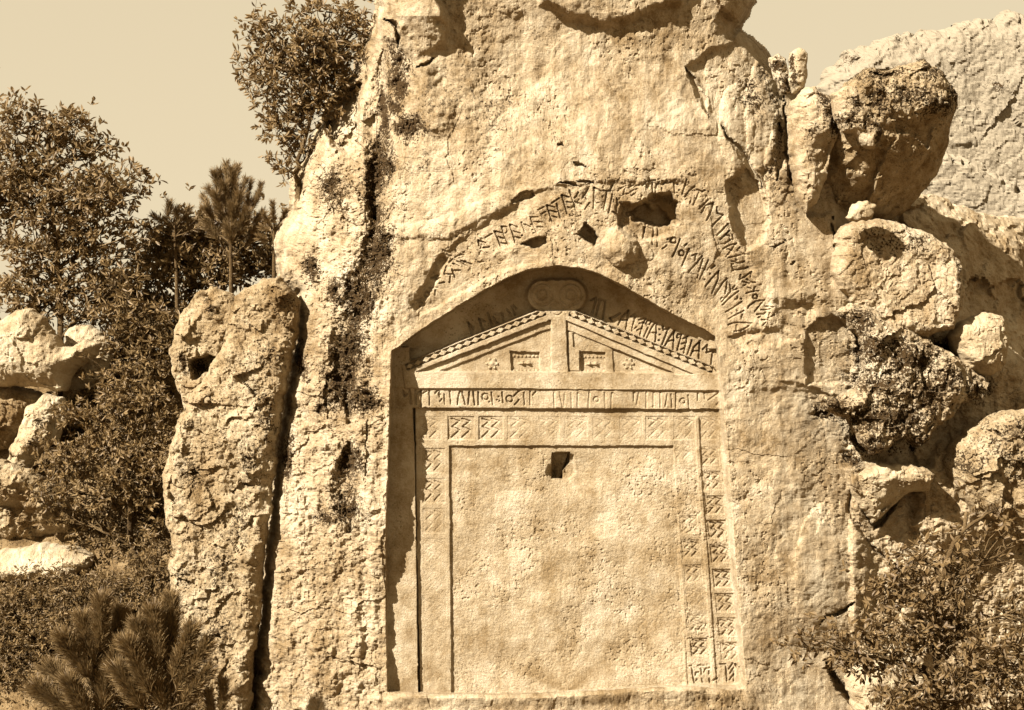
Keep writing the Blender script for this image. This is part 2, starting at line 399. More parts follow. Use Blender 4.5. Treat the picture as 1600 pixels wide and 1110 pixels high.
# ------------------------------------------------------------------ the niche and what is carved in it (levels in metres)
L_WALL, L_SIDE, L_GABLE, L_BEAM, L_BAND, L_FRAME, L_FIELD = 0.58, 0.33, 0.31, 0.305, 0.345, 0.40, 0.445
ARCH = [(612,548),(626,541),(640,529),(664,512),(700,489),(745,461),(790,436),(830,421),(868,416),(905,419),(940,429),(980,451),(1020,474),(1060,496),(1098,514),(1117,527),(1121,548)]
NICHE = ARCH + [(1128,600),(1138,720),(1150,880),(1166,1075)] + [(1140,1078),(1090,1073),(1000,1074),(930,1079),(860,1083),(760,1085),(640,1083),(606,1082)] + [(604,1000),(603,850),(607,700)]
names = ['cliff']; parent_of = {}
def new_label(name, parent=None):
    names.append(name); k = len(names) - 1; parent_of[k] = parent; return k

nw = win(NICHE, 20)
u, v = U[nw], V[nw]
wu = u + 0.30 * (WU[nw] - u); wv = v + 0.30 * (WV[nw] - v)
inn = sdf(wu, wv, NICHE)
chip = sstep(0.12, 0.5, fbm(u, v, 17, 3, seed=131))
eu = u + (0.14 + 0.35 * chip) * (WU[nw] - u); ev = v + (0.14 + 0.35 * chip) * (WV[nw] - v)
smooth_noise = 0.012 * fbm(u, v, 60, 4, seed=91) + 0.006 * fbm(u, v, 9, 3, seed=93)
worn = sstep(640, 760, v) * sstep(690, 720, u)
field_noise = worn * (0.030 * fbm(u, v, 110, 5, 0.55, seed=95) + 0.016 * sstep(0.15, 0.45, fbm(u, v, 7, 3, 0.6, seed=97)) * sstep(-0.15, 0.25, fbm(u, v, 80, 2, seed=98)) + 0.006 * fbm(u, v, 4, 2, seed=99))
K_NICHE = new_label('niche_wall', 'F')
y = L_WALL - 0.17 * sstep(925, 1030, u); lab = np.full(u.shape, K_NICHE, np.int32)
# cove of the vault: upper wall curves forward towards the lip
top = sdf(u, v, ARCH + [(1121,700),(612,700)])
y -= 0.10 * sstep(26, 0, top) * (v < 545)
def region(poly, level, key, soft=0.9, par='F'):
    k = new_label(key, par) if isinstance(key, str) else key
    d = sdf(eu, ev, poly); m = sstep(-soft, soft, d)
    global y; y = y * (1 - m) + level * m; lab[d > 0] = k
    return k
# side strip left, then frame, band, beam
region([(600,542),(640,542),(648,700),(651,860),(654,1100),(596,1100)], L_SIDE, K_NICHE)
K_FRAME = region([(648,634),(1128,634),(1136,720),(1149,880),(1164,1085),(656,1085),(651,860)], L_FRAME, 'frame')
K_FIELD = region([(702,697),(1052,697),(1058,800),(1068,940),(1078,1085),(706,1085)], L_FIELD, 'door_panel')
K_BAND = region([(614,606),(1130,610),(1133,640),(900,639),(760,638),(634,638),(616,637)], L_BAND, 'inscription_band')
K_TYM = region([(640,580),(872,487),(1100,582)], L_GABLE + 0.05, 'tympanum')
K_BEAM = region([(630,579),(1126,581),(1131,611),(900,609),(800,608),(632,607)], L_BEAM, 'tie_beam')
# gable: raking cornices with recessed steps inside
K_COR_L = region([(626,571),(840,484.5),(862,484.5),(862,500),(858,500.5),(652,581),(632,581)], L_GABLE, 'raking_cornice')
K_COR_R = region([(883,484.5),(900,486),(1113,572),(1120,582),(1084,585),(884,501)], L_GABLE, 'raking_cornice')
region([(650,581),(859,500),(861,516),(850,517),(685,581)], L_GABLE + 0.055, K_TYM)
region([(884,501),(1084,585),(1054,585),(957,545),(895,519),(886,519)], L_GABLE + 0.045, K_TYM)
region([(686,581),(850,516.5),(861,514),(862,581)], L_GABLE + 0.088, K_TYM)
region([(884.5,516),(895,519),(1054,584),(885,581)], L_GABLE + 0.078, K_TYM)
K_POST = region([(861,486),(883.5,486),(888,581),(862,581)], L_GABLE + 0.004, 'king_post')
region([(888,519),(895,519.5),(896,542),(906,548),(906,580),(888,580)], L_GABLE + 0.045, K_TYM)
region([(957,544.5),(1050,582),(959,582)], L_GABLE + 0.105, K_TYM)
region([(797,549),(843,551),(843,580),(799,580)], L_GABLE + 0.14, new_label('window_panel', K_TYM))
region([(905.5,549),(946,551.5),(946,580),(907.5,580)], L_GABLE + 0.125, new_label('window_panel', K_TYM))
yb = y
def rosette(cu, cv, r, level):
    global y
    k = new_label('rosette', K_TYM)
    rr = np.hypot(u - cu, v - cv); th = np.arctan2(v - cv, u - cu)
    edge = r * (0.80 + 0.20 * np.cos(6 * th)); m = sstep(1.0, -1.0, rr - edge)
    y = y - 0.035 * m * (0.75 + 0.25 * np.cos(rr / r * 6)); lab[rr < edge] = k
rosette(769, 568.5, 9.5, 0); rosette(982, 568.5, 9.0, 0)
def stud(cu, cv, ru, rv, h, key=None):
    global y
    q = np.maximum(np.abs(u - cu) / ru, np.abs(v - cv) / rv)
    y = y - h * sstep(1.25, 0.75, q)
    if key: lab[q < 1.1] = key
for (cx, cy) in ((821, 566), (926, 567)):
    stud(cx, cy + 2, 10, 1.6, .025); stud(cx - 5, cy + 1, 2, 3, .025); stud(cx + 5, cy + 1, 2, 3, .025)
    for i in range(7):
        stud(cx - 18 + i * 6, cy - 9, 1.6, 1.2, .02); stud(cx - 18 + i * 6, cy + 13, 1.6, 1.2, .02)
# sunk ground of the lozenge bands, with raised lozenges
def lozenges(a, b, half, n, key):
    global y
    a = np.array(a, float); b = np.array(b, float); e = (b - a); Ln = np.hypot(*e); e /= Ln; nn = np.array([-e[1], e[0]])
    s = (u - a[0]) * e[0] + (v - a[1]) * e[1]; t = (u - a[0]) * nn[0] + (v - a[1]) * nn[1]
    inside = (s > 0) & (s < Ln)
    ground = sstep(half + .8, half - .4, np.abs(t)) * inside * (lab == key)
    p = Ln / n; ph = np.floor(s / p); ds = (s - (ph + 0.5) * p)
    q = np.abs(ds) / (p * 0.53) + np.abs(t) / (half * 1.04)
    y = y + 0.06 * ground * sstep(0.90, 1.08, q)
    for i in range(n):
        k = new_label('lozenge', key); m = inside & (ph == i) & (q < 1.02) & (lab == key); lab[m] = k
lozenges((634,574.6), (852,488.3), 4.6, 17, K_COR_L)
lozenges((890,489.0), (1114,579.0), 4.6, 17, K_COR_R)
# crowning double scroll
K_ACR = new_label('acroterion', 'F')
sc_d = np.full(u.shape, -99.)
for (cx, cy, r) in ((848,462,25),(891,462,26),(870,484,14),(870,470,24),(870,452,15),(862,450,14),(878,450,14)):
    sc_d = np.maximum(sc_d, r - np.hypot(u - cx, v - cy))
m = sstep(-2.5, 2.5, sc_d) * (v < 486.5) ; y = np.where(sc_d > -2.5, y * (1 - m) + (L_GABLE + 0.13) * m, y); lab[(sc_d > 0) & (v < 486.5)] = K_ACR
for (cx, cy, r) in ((847,460,17),(892,460,17),(847,460,8),(892,460,8),(870,483,10)):
    rr = np.abs(np.hypot(u - cx, v - cy) - r); y = y + 0.016 * np.clip(1 - (rr / 1.9) ** 2, 0, 1) * (sc_d > 0)
# ornament squares cut into the frame
wear_n = fbm(u, v, 90, 3, seed=111)
def square(q, wear=1.0):
    """q: four corners; sunk border line with two zigzag grooves inside"""
    global y
    Q = np.array(q, float); k = new_label('relief_square', K_FRAME)
    d = sdf(u, v, Q); inside = d > -1.2
    w = np.clip(wear * (1 + 1.6 * wear_n), 0.12, 1.3)
    y = y + w * 0.020 * sstep(-1.0, 0.6, d)
    lab[(d > -0.8) & (lab == K_FRAME)] = k
    c = lambda a, b: (1 - a) * (1 - b) * Q[0] + a * (1 - b) * Q[1] + a * b * Q[2] + (1 - a) * b * Q[3]
    for a0 in (0.30, 0.70):
        pts = [c(a0 - .16, .10), c(a0 + .14, .20), c(a0 - .14, .44), c(a0 + .14, .60), c(a0 - .16, .90)]
        dd, _ = dline(u, v, pts); y = y + w * 0.028 * np.clip(1 - (dd / 1.7) ** 2, 0, 1) * inside
for (x0, x1, we) in ((653,689,.45),(700,741,1.0),(748,786,.95),(793,830,.55),(838,874,.28),(882,918,.2),(926,962,.2),(968,1004,.3),(1009,1045,.5),(1053,1086,.8),(1093,1122,.45)):
    square([(x0,651),(x1,651),(x1,687),(x0,687)], we)
for kx in range(8):
    y0 = 701 + 47 * kx; xo = 0.010 * (y0 - 700)
    square([(660+xo,y0),(695+xo,y0),(695+xo,y0+38),(660+xo,y0+38)], [.6,.62,.4,.22,.15,.12,.1,.1][kx])
for kx in range(-2, 7):
    y0 = 775 + 38.2 * kx; x0 = 1101 + .105 * (y0 - 775)
    square([(x0,y0),(x0+29,y0),(x0+32,y0+28.5),(x0+3,y0+28.5)], [.35,.5,.8,1,1,1,1,.9,.9][kx + 2])
for kx in range(9):
    y0 = 691 + 38.3 * kx; x0 = 1051 + .088 * (y0 - 691)
    square([(x0,y0),(x0+28,y0),(x0+30,y0+27.5),(x0+2.5,y0+27.5)], [.3,.2,.25,.4,.7,.5,.35,.75,.85][kx])
# raised fillet between the two right-hand columns, another along the margin
for pts, hw, h in (([(1089,655),(1094,760),(1104,880),(1117,1080)], 3.2, .030), ([(1129,700),(1139,800),(1151,930),(1163,1080)], 3.0, .03), ([(1061,860),(1068,960),(1072,1070)], 2.0, .02)):
    dd, _ = dline(u, v, pts); y = y - h * sstep(hw + 1.2, hw - 1.2, dd)
# worn patches, the square hole in the door panel
K_HOLE = new_label('square_hole', K_FIELD)
hole = sdf(u + 0.2 * (wu - u), v + 0.2 * (wv - v), [(863,708),(890,707),(889,722),(879,735),(878,748),(862,747)])
bowl = np.clip(1 - np.hypot((u - 893) / 62, (v - 742) / 44), 0, 1); y = y + 0.07 * sstep(0, .9, bowl)
side = sdf(u, v, [(888,709),(896,712),(898,740),(888,749),(876,749)])
y = y + 0.10 * sstep(-2, 2, side)
y = y + 0.26 * sstep(-1.2, 1.2, hole); lab[hole > 0] = K_HOLE
scoop = np.clip(1 - np.hypot((u - 862) / 10, (v - 738) / 13), 0, 1); y = y + 0.12 * scoop
for (cu, cv, ru, rv, a) in ((1000,960,90,70,.05),(880,940,50,40,-.03),(940,850,60,40,-.035),(780,860,70,80,.03),(980,1020,70,40,.04),(1000,740,60,40,-.02),(820,1030,80,40,.02)):
    y = y + a * sstep(0, 1, np.clip(1 - np.hypot((wu - cu) / ru, (wv - cv) / rv), 0, 1))
y = y + smooth_noise + field_noise
# ragged wear of band edges towards the right
y = y + 0.02 * sstep(840, 900, u) * sstep(1000, 960, u) * sstep(606, 612, v) * sstep(642, 636, v) * -1
# blend niche into the cliff
Yn = Y[nw]
lip = 2.2 + 2.5 * np.clip(fbm(u, v, 14, 3, seed=121), -0.5, 1) * (v < 545)
right_soft = sstep(1060, 1120, u) * sstep(560, 640, v) * 7.0
mm = sstep(-1.0, lip.clip(1.2, None) + right_soft, inn)
Y[nw] = Yn * (1 - mm) + y * mm
LICH[nw] *= (1 - mm)
l0 = LAB[nw]; l0[inn > 0.3] = lab[inn > 0.3]; LAB[nw] = l0
# sill under the front
s = win(SILL, 5); dS = sdf(WU[s] * .4 + U[s] * .6, WV[s] * .4 + V[s] * .6, SILL)
Y[s] += -0.16 * sstep(0, 9, dS) * sstep(1200, 1120, U[s]) * sstep(560, 620, U[s]) + 0.05 * sstep(9, 26, dS) * sstep(1200, 1100, U[s]) * sstep(560, 620, U[s])

# ------------------------------------------------------------------ carved letters (strokes read off the stone)
def circ(cx, cy, r, n=10): return [(cx + r * math.cos(i * 2 * math.pi / n), cy + r * math.sin(i * 2 * math.pi / n)) for i in range(n + 1)]
def dot(x, y_): return [(x - 4, y_), (x + 4, y_)]
LET = [  # (origin x, y, scale, target, depth, letters)
 (900,450,12.333,'niche',.045,[
  [[(290,235),(385,190),(310,510)]], [[(430,230),(470,215),(430,340),(385,540)]], [[(500,235),(560,250),(540,430),(515,600)]], [[(650,580),(740,555),(850,490)],[(690,640),(655,585)]],
  [[(815,720),(880,570),(1015,440)],[(1015,440),(985,640),(965,800)],[(890,625),(990,625)]],
  [[(1060,555),(1150,510),(1110,680),(1080,830),(1165,765)]],
  [[(1215,620),(1340,590),(1310,670),(1215,695)],[(1305,670),(1270,790),(1230,910)],[(1180,825),(1260,785)]],
  [[(1465,650),(1440,630),(1380,640),(1350,690),(1375,730),(1420,720),(1450,665)],[(1400,760),(1310,940)]]]),
 (1010,490,12.333,'niche',.045,[
  [[(15,470),(90,310),(180,180)],[(205,190),(190,360),(170,545)],[(90,380),(190,375)]], [dot(258,310),dot(258,410),dot(240,520)],
  [[(315,240),(330,325),(440,275),(400,350),(295,610)]],
  [[(350,640),(420,500),(540,330)],[(530,370),(520,540),(515,690)],[(430,535),(520,510)]],
  [[(680,400),(610,400),(580,450),(610,470)],[(670,430),(650,510)],[(635,550),(600,705)]],
  [[(710,485),(800,440)],[(775,490),(770,560),(680,585)],[(755,600),(745,660),(670,695)],[(740,700),(720,775)]],
  [[(875,520),(850,620),(790,800)]], [[(850,830),(920,650),(1040,530)],[(1025,570),(1010,870)],[(890,735),(1010,720)]],
  [[(1085,695),(1175,610),(1160,760)],[(1195,750),(1285,710),(1260,860),(1245,990)]]]),
 (720,450,13.333,'niche',.03,[
  [[(150,720),(230,980)],[(150,720),(260,860)]], [[(380,640),(470,900)],[(380,640),(500,700)]], [[(560,520),(660,800)],[(680,610),(720,700),(780,740)]], [[(850,520),(900,700)],[(960,450),(1010,520)],[(850,560),(700,545)]], [[(1060,380),(1130,560)],[(1100,360),(1160,430)]]]),
 (640,390,12.333,'cliff',.04,[
  [[(95,975),(250,950)],[(150,990),(290,1040)],[(190,1110),(290,1075)]], [circ(335,870,50)], [[(390,745),(530,740)],[(500,790),(490,880)]],
  [[(410,560),(540,510)],[(490,580),(590,560)],[(580,655),(670,635)]], [[(715,325),(665,465)],[(690,475),(815,475)],[(790,520),(775,640)]],
  [[(820,390),(880,540)],[(860,410),(980,400)]], [[(770,250),(830,190)],[(830,270),(950,330)]], [[(880,150),(985,90)],[(920,230),(1080,320)]], [[(1000,220),(1200,290)]]]),
 (740,320,12.333,'cliff',.04,[
  [[(90,690),(110,790)],[(100,695),(230,740)],[(190,830),(300,815)]], [[(230,635),(350,565)]],
  [[(405,515),(525,800)],[(420,515),(545,545)],[(480,625),(585,655)],[(535,740),(625,750)]],
  [[(545,430),(590,590),(670,770)],[(545,425),(640,430),(660,500),(620,555)]],
  [[(700,385),(770,600),(800,730)],[(720,390),(840,440)],[(780,520),(890,550)],[(800,625),(895,640)]],
  [[(920,345),(985,500)],[(970,380),(1100,440)]], [dot(1110,380),dot(1135,485),dot(1160,550),dot(935,597)],
  [[(1095,240),(1245,245)],[(1180,330),(1320,340)],[(1230,430),(1330,440)],[(1100,260),(1220,530)]]]),
 (840,275,12.333,'cliff',.042,[
  [[(15,660),(120,600)],[(80,735),(155,690)]], [[(180,570),(280,880)],[(180,570),(330,605)],[(240,670),(370,700)],[(280,780),(365,805)]],
  [[(280,525),(415,435)],[(370,540),(440,810)]], [[(465,370),(570,730)],[(465,370),(610,415)],[(560,505),(650,520)],[(580,610),(650,640)]],
  [[(615,280),(680,470),(740,660)],[(785,320),(750,395),(705,435)],[(720,510),(840,545)]], [[(970,250),(870,420)],[(1000,520),(915,650)]],
  [[(1090,225),(1090,430),(1075,630)],[(1100,230),(1220,300)]], [[(1265,285),(1400,290)],[(1325,330),(1280,650)]], [[(1400,265),(1440,190)],[(1440,360),(1405,550),(1370,715)]]]),
 (950,275,12.333,'cliff',.04,[
  [[(170,440),(165,660),(175,770),(95,690)]], [circ(385,735,45)], [[(240,240),(345,205)],[(325,250),(295,370)],[(335,355),(390,345)]],
  [[(405,230),(485,185)],[(425,315),(490,275)],[(460,385),(505,350)]], [[(545,195),(600,175)],[(670,185),(730,115)],[(740,190),(740,230)]],
  [[(775,100),(910,85)],[(850,130),(865,310)]], [[(990,110),(935,170),(915,260),(925,340)]], [[(1065,160),(1135,90)],[(1035,240),(1040,280)]],
  [[(1190,130),(1285,80)],[(1265,130),(1275,240),(1290,340)]], [dot(1335,165),dot(1370,275),dot(1320,325)], [[(735,890),(850,900)],[(735,890),(700,1100)],[(740,990),(830,1020)]]]),
 (1050,280,12.333,'cliff',.042,[
  [[(285,20),(240,160),(200,290)]], [[(440,140),(330,230),(250,345)],[(375,400),(345,470)]], [[(490,200),(580,245),(640,220)],[(525,260),(410,500)]],
  [[(700,400),(530,575)]], [[(800,455),(650,510),(570,650)],[(785,470),(770,580),(670,800)]], [[(865,540),(865,660),(985,695),(770,910)]], [[(1080,860),(870,1085)]], [[(1110,990),(1000,1100)]]]),
 (1100,360,12.333,'cliff',.042,[
  [[(470,20),(310,180)],[(440,100),(490,110),(500,190)],[(545,90),(570,170),(490,200),(400,260)]],
  [[(625,260),(500,290),(370,355)],[(600,280),(530,385),(490,430),(430,510)],[(450,360),(520,385)]], [[(690,335),(640,385),(740,470),(460,535)]],
  [[(540,600),(650,635),(780,600)],[(610,560),(640,580)]], [[(530,670),(565,775),(780,735),(845,710)],[(530,650),(580,650)]], [[(705,860),(690,950),(790,895),(915,805),(900,900)]],
  [[(745,990),(880,1030)],[(825,950),(900,1010),(990,1010)],[(760,1070),(810,1050)]],
  [[(25,1090),(150,930),(285,785)],[(275,800),(275,930),(155,1215)]]]),
 (1100,430,12.333,'cliff',.042,[
  [[(820,350),(920,325),(1050,305)],[(985,225),(950,310)],[(850,240),(900,265)]], [circ(985,420,45)], [[(850,640),(870,590),(990,510),(1170,485),(980,700)]],
  [[(1185,605),(1335,620)],[(1105,675),(1235,680),(1285,655)],[(1020,760),(1150,755),(1190,720)],[(1050,820),(1085,800)]],
  [[(1110,860),(1235,870),(1270,735)],[(1270,825),(1350,770)],[(1145,965),(1190,920)]],
  [[(440,65),(350,160),(290,270),(215,380)],[(440,130),(430,270),(410,360)]], [[(500,190),(515,330),(340,520)],[(325,465),(345,440)]],
  [[(670,315),(470,470),(360,580)],[(555,265),(590,215)],[(570,295),(640,270)],[(650,420),(640,460),(600,470)]], [[(730,510),(580,620),(420,715)]], [dot(720,460),dot(640,690),dot(540,745)],
  [[(770,685),(650,750),(480,850)],[(745,755),(720,830)]], [[(470,960),(550,930),(700,915),(915,940),(810,1020),(700,1075),(590,1090)],[(630,970),(630,1080)]]]),
 (1000,350,12.333,'cliff',.042,[
  [[(75,60),(75,120),(55,300)]], [[(265,60),(265,130),(240,390)]], [[(345,70),(345,150),(335,435)]], [[(430,480),(500,440),(515,420)],dot(535,295)],
  [circ(640,320,55),[(770,295),(710,460),(625,640)]], [circ(800,565,55),[(945,480),(880,650),(810,810)],[(860,430),(900,390)]], [[(1010,610),(1090,580)],[(1070,620),(1065,700)]],
  [[(940,930),(1200,625)],[(1210,680),(1135,930)],[(1120,990),(1110,1040)]], [[(1320,705),(1230,900),(1155,1070)]], [dot(1350,970),dot(1250,1075),[(1380,860),(1440,810)]]]),
 (610,595,13.333,'band',.035,[
  [[(270,220),(290,320)],[(300,310),(350,280)]], [[(400,200),(415,370),(425,490)]], [[(530,200),(525,350),(530,480)]], [[(570,265),(640,220)],[(640,200),(640,380),(625,540)],[(690,260),(760,220)]],
  [[(815,210),(815,510)]], [[(940,265),(985,200)],[(1020,240),(1010,290),(1050,290),(1025,330)],[(1035,430),(1070,390)]], [[(1125,290),(1135,490)]], [[(1240,220),(1255,380),(1265,490)]],
  [[(1450,220),(1415,350),(1400,500)],[(1490,220),(1565,500)]]]),
 (720,595,11.43,'band',.035,[
  [[(150,200),(135,420)],[(220,200),(250,430)]], [[(315,210),(315,430)]], [circ(440,290,58)], [[(550,210),(575,420)],dot(510,380)], [dot(680,290),dot(650,345),dot(690,365)], [[(740,210),(755,390)]],
  [circ(870,325,58)], [[(1040,190),(950,275)],[(1040,350),(965,430)]], [[(1135,220),(1140,430)]], [[(1240,200),(1245,430)],[(1340,200),(1285,270)]]]),
 (860,595,10.0,'band',.013,[[[(60,190),(65,420)]],[[(150,190),(190,420)],[(230,200),(210,420)]],[[(330,190),(335,420)]],[[(430,190),(430,420)],[(440,200),(510,250)]],[[(610,190),(600,420)]],[circ(720,300,40)],[[(850,190),(860,420)]],[[(960,200),(950,420)],[(980,200),(1040,240)]]]),
 (980,595,10.0,'band',.020,[
  [[(105,190),(105,320)],[(180,200),(150,380)]], [[(300,190),(300,420)]], [[(415,180),(415,410)]], [[(520,190),(520,410)]], [[(630,220),(600,400)],[(690,220),(705,420)]], [[(765,200),(765,430)]],
  [circ(870,320,40)], [[(960,230),(970,430)]], [[(1105,200),(1100,310)]], [[(1205,190),(1280,185)],[(1205,190),(1215,280)]], [[(1455,180),(1350,250),(1270,310)],[(1470,300),(1400,380)]]]),
 (1060,1020,13.333,'frame',.035,[
  [[(220,290),(280,270),(310,550),(335,630),(385,550)],[(350,480),(360,420),(420,405)]], [[(410,270),(535,270)],[(475,320),(485,450)],[(490,550),(510,630)]], [[(540,400),(560,340),(650,320)],[(635,380),(640,440)],[(645,550),(655,630)]],
  [[(720,590),(800,530)],dot(780,330)], [[(880,240),(985,240)],[(985,280),(1000,450),(1015,590)]], [[(1130,225),(1050,340)],[(1145,320),(1080,430)],[(1145,450),(1070,570)],[(1150,400),(1160,590)]],
  [[(1185,240),(1225,300)],[(1275,310),(1330,230)],[(1335,300),(1360,530)]]])]
LPAR = {'niche': K_NICHE, 'band': K_BAND, 'frame': K_FRAME, 'cliff': 0}
for (ox, oy, scl, tgt, dep, letters) in LET:
    for strokes in letters:
        k = None
        for st in strokes:
            isdot = len(st) == 2 and st[1][0] - st[0][0] == 8 and st[0][1] == st[1][1]
            if isdot: kk = new_label('carved_dot', LPAR[tgt])
            else:
                if k is None: k = new_label('carved_letter', LPAR[tgt])
                kk = k
            pts = [(ox + a / scl, oy + b / scl) for a, b in st]
            s = win(pts, 5)
            d, t = dline(U[s] + 0.12 * (WU[s] - U[s]), V[s] + 0.12 * (WV[s] - V[s]), pts)
            hw = 1.75
            wr = np.clip(1.05 + 0.8 * fbm(U[s], V[s], 45, 3, seed=141), 0.55, 1.4)
            Y[s] += dep * wr * np.clip(1 - (d / hw) ** 2, 0, 1) ** 0.7
            q = LAB[s]; q[d < hw + 0.2] = kk; LAB[s] = q

# ------------------------------------------------------------------ silhouette of the cliff, then one mesh per carved piece
OUT = [(380,1250),(388,1180),(395,1100),(405,1010),(415,900),(425,800),(430,740),(445,640),(460,560),(468,500),(462,460),(436,430),(432,372),(455,330),(462,275),(490,225),(505,190),
 (520,150),(535,125),(556,120),(560,90),(580,45),(592,10),(600,-120),(1182,-120),(1174,8),(1152,48),(1185,70),(1200,92),(1222,115),(1236,140),(1300,200),(1330,330),(1400,345),(1500,400),(1510,500),(1600,560),(1640,600),(1660,1250)]
so = sdf(WU, WV, OUT)
R = np.where(V > 420, np.where(U < 700, 22.0, 46.0), 46.0)
Y += 0.9 * (1 - np.sqrt(np.clip(1 - (1 - np.clip(so, 0, R) / R) ** 2, 0, 1))) + np.where(so < 0, np.minimum(-so * 0.35, 3.0), 0)
P = W(U, V, Y)
keep = so > -7
nr, nc = U.shape
cell = keep[:-1, :-1] & keep[1:, :-1] & keep[:-1, 1:] & keep[1:, 1:]
clab = LAB[:-1, :-1]
idx = np.arange(nr * nc).reshape(nr, nc)
quads = np.stack([idx[:-1, :-1], idx[1:, :-1], idx[1:, 1:], idx[:-1, 1:]], -1)
Pf = P.reshape(-1, 3); Lf = LICH.ravel()
facade = empty('rock_cut_facade', tuple(Wp(885, 1083, L_FRAME)))
tag(facade, 'gabled temple front carved in low relief inside an arched niche of the cliff', 'carved facade')
objs = {}
def extract(k, mat, parent):
    f = quads[cell & (clab == k)]
    if len(f) == 0: return None
    used, inv = np.unique(f.ravel(), return_inverse=True)
    vv_ = Pf[used]
    if parent is not None and parent.type != 'EMPTY' and parent.parent is not None:
        vv_ = vv_ - np.array(facade.location)
    return mesh_obj(names[k], vv_, inv.reshape(-1, 4), mat, parent, lichen=Lf[used])
objs[0] = extract(0, ROCK, None)
tag(objs[0], 'weathered rock cliff around the carved front with a long inscription over the arch', kind='structure')
for k in range(1, len(names)):
    par = parent_of[k]
    pobj = facade if par == 'F' else objs.get(par)
    if pobj is None: pobj = facade
    objs[k] = extract(k, ROCK if par == 0 else CARVED, pobj)

# ------------------------------------------------------------------ loose rocks and far cliff
def boulder(name, poly, y0, T, R, mat, label, cat='rock', group=None, step=2.0, rough=0.10, seed=0, tilt=(0, 0), lic=(), lamt=0.9, warp=6.0, feats=None, parent=None, back=0.8, smooth=False):
    """closed rock: outline in the picture, bulging T metres to the front and back about depth y0"""
    P = np.asarray(poly, float)
    g0 = P.min(0) - 3 * step - warp; g1 = P.max(0) + 3 * step + warp
    a, b = np.arange(g0[0], g1[0], step), np.arange(g0[1], g1[1], step)
    u, v = np.meshgrid(a, b)
    wu = u + warp * fbm(u, v, 30, 3, seed=200 + seed) + 0.35 * warp * fbm(u, v, 9, 2, seed=204 + seed)
    wv = v + warp * fbm(u, v, 30, 3, seed=210 + seed) + 0.35 * warp * fbm(u, v, 9, 2, seed=214 + seed)
    d = sdf(wu, wv, P)
    gy, gx = np.gradient(d, step); gl = np.maximum(gx ** 2 + gy ** 2, 0.25)
    out = d < 0
    su = np.where(out, u - d * gx / gl, u); sv = np.where(out, v - d * gy / gl, v)
    dd = np.clip(d, 0, None)
    h = np.sqrt(np.clip(1 - (1 - np.clip(dd / R, 0, 1)) ** 2, 0, 1))
    L = np.zeros(u.shape)
    for (cu, cv, ru, rv) in lic:
        L = np.maximum(L, lamt * np.exp(-0.9 * (((wu - cu) / ru) ** 2 + ((wv - cv) / rv) ** 2)))
    n = (fbm(u, v, 70, 5, .55, seed=220 + seed) * 1.6 + 0.5 * ridged(u, v, 42, 4, seed=230 + seed) - 0.5 * np.abs(fbm(u, v, 18, 3, seed=240 + seed))) * rough
    fw = 14 * fbm(u, v, 40, 3, seed=280 + seed); fw2 = 14 * fbm(u, v, 40, 3, seed=290 + seed)
    n = 0.6 * n + rough * 1.1 * facet(u + fw, v + fw2, 62, seed) + rough * 0.45 * facet(u + fw, v + fw2, 25, seed + 3) + min(rough, .08) * 0.22 * facet(u + fw, v + fw2, 11, seed + 4)
    n = n + L * 0.07 * fbm(u, v, 11, 4, .6, seed=250 + seed)
    n = n + 0.018 * sstep(.16, .44, fbm(u, v, 9, 3, .6, seed=260 + seed)) + 0.010 * ridged(u, v, 13, 3, seed=270 + seed) * (rough > 0.03)
    c = P.mean(0)
    base = tilt[0] * (u - c[0]) / 100 + tilt[1] * (v - c[1]) / 100
    f = y0 + base - T * h + n * sstep(0, 10, dd)
    if feats: f = f + feats(wu, wv, u, v) * sstep(0, 8, dd)
    bk = y0 + base + back * T * h + (0.5 * n) * sstep(0, 10, dd)
    k = (D + y0) / D
    X = (su - 800) / 100 * k; Z = ZC + (555 - sv) / 100 * k
    F = np.stack([X, f, Z], -1); B = np.stack([X, bk, Z], -1)
    nr, nc = u.shape; idx = np.arange(nr * nc).reshape(nr, nc)
    ins = ~out
    cell = ins[:-1, :-1] | ins[1:, :-1] | ins[:-1, 1:] | ins[1:, 1:]
    q = np.stack([idx[:-1, :-1], idx[1:, :-1], idx[1:, 1:], idx[:-1, 1:]], -1)[cell]
    # back sheet shares the rim vertices
    bi = np.where(out.ravel(), np.arange(nr * nc), np.arange(nr * nc) + nr * nc)
    qb = bi[q[:, ::-1]]
    allv = np.concatenate([F.reshape(-1, 3), B.reshape(-1, 3)]); allq = np.concatenate([q, qb])
    used, inv = np.unique(allq.ravel(), return_inverse=True)
    LL = np.concatenate([L.ravel(), L.ravel()])
    o = mesh_obj(name, allv[used], inv.reshape(-1, 4), mat, parent, smooth=smooth, lichen=LL[used])
    if label: tag(o, label, cat, group)
    return o

far = boulder('far_cliff', [(1255,330),(1262,200),(1278,120),(1320,80),(1400,56),(1480,40),(1560,24),(1640,10),(1700,40),(1720,760),(1255,760)], 13, 0.9, 70, FAR, None, rough=0.07, smooth=False, seed=1, step=2.6, warp=12,
    lic=[(1320,96,16,8),(1300,108,8,6),(1398,70,10,6),(1490,120,6,4),(1545,140,16,10)], lamt=0.6,
    feats=lambda wu, wv, u, v: -0.9 * sstep(-10, 10, sdf(wu, wv, [(1380,300),(1450,250),(1560,300),(1700,330),(1700,600),(1300,600),(1350,330)]))
      - 1.0 * sstep(-8, 8, sdf(wu, wv, [(1556,330),(1700,260),(1700,700),(1570,640)])))
tag(far, 'pale sunlit cliff rising far behind the boulders at upper right', kind='structure')

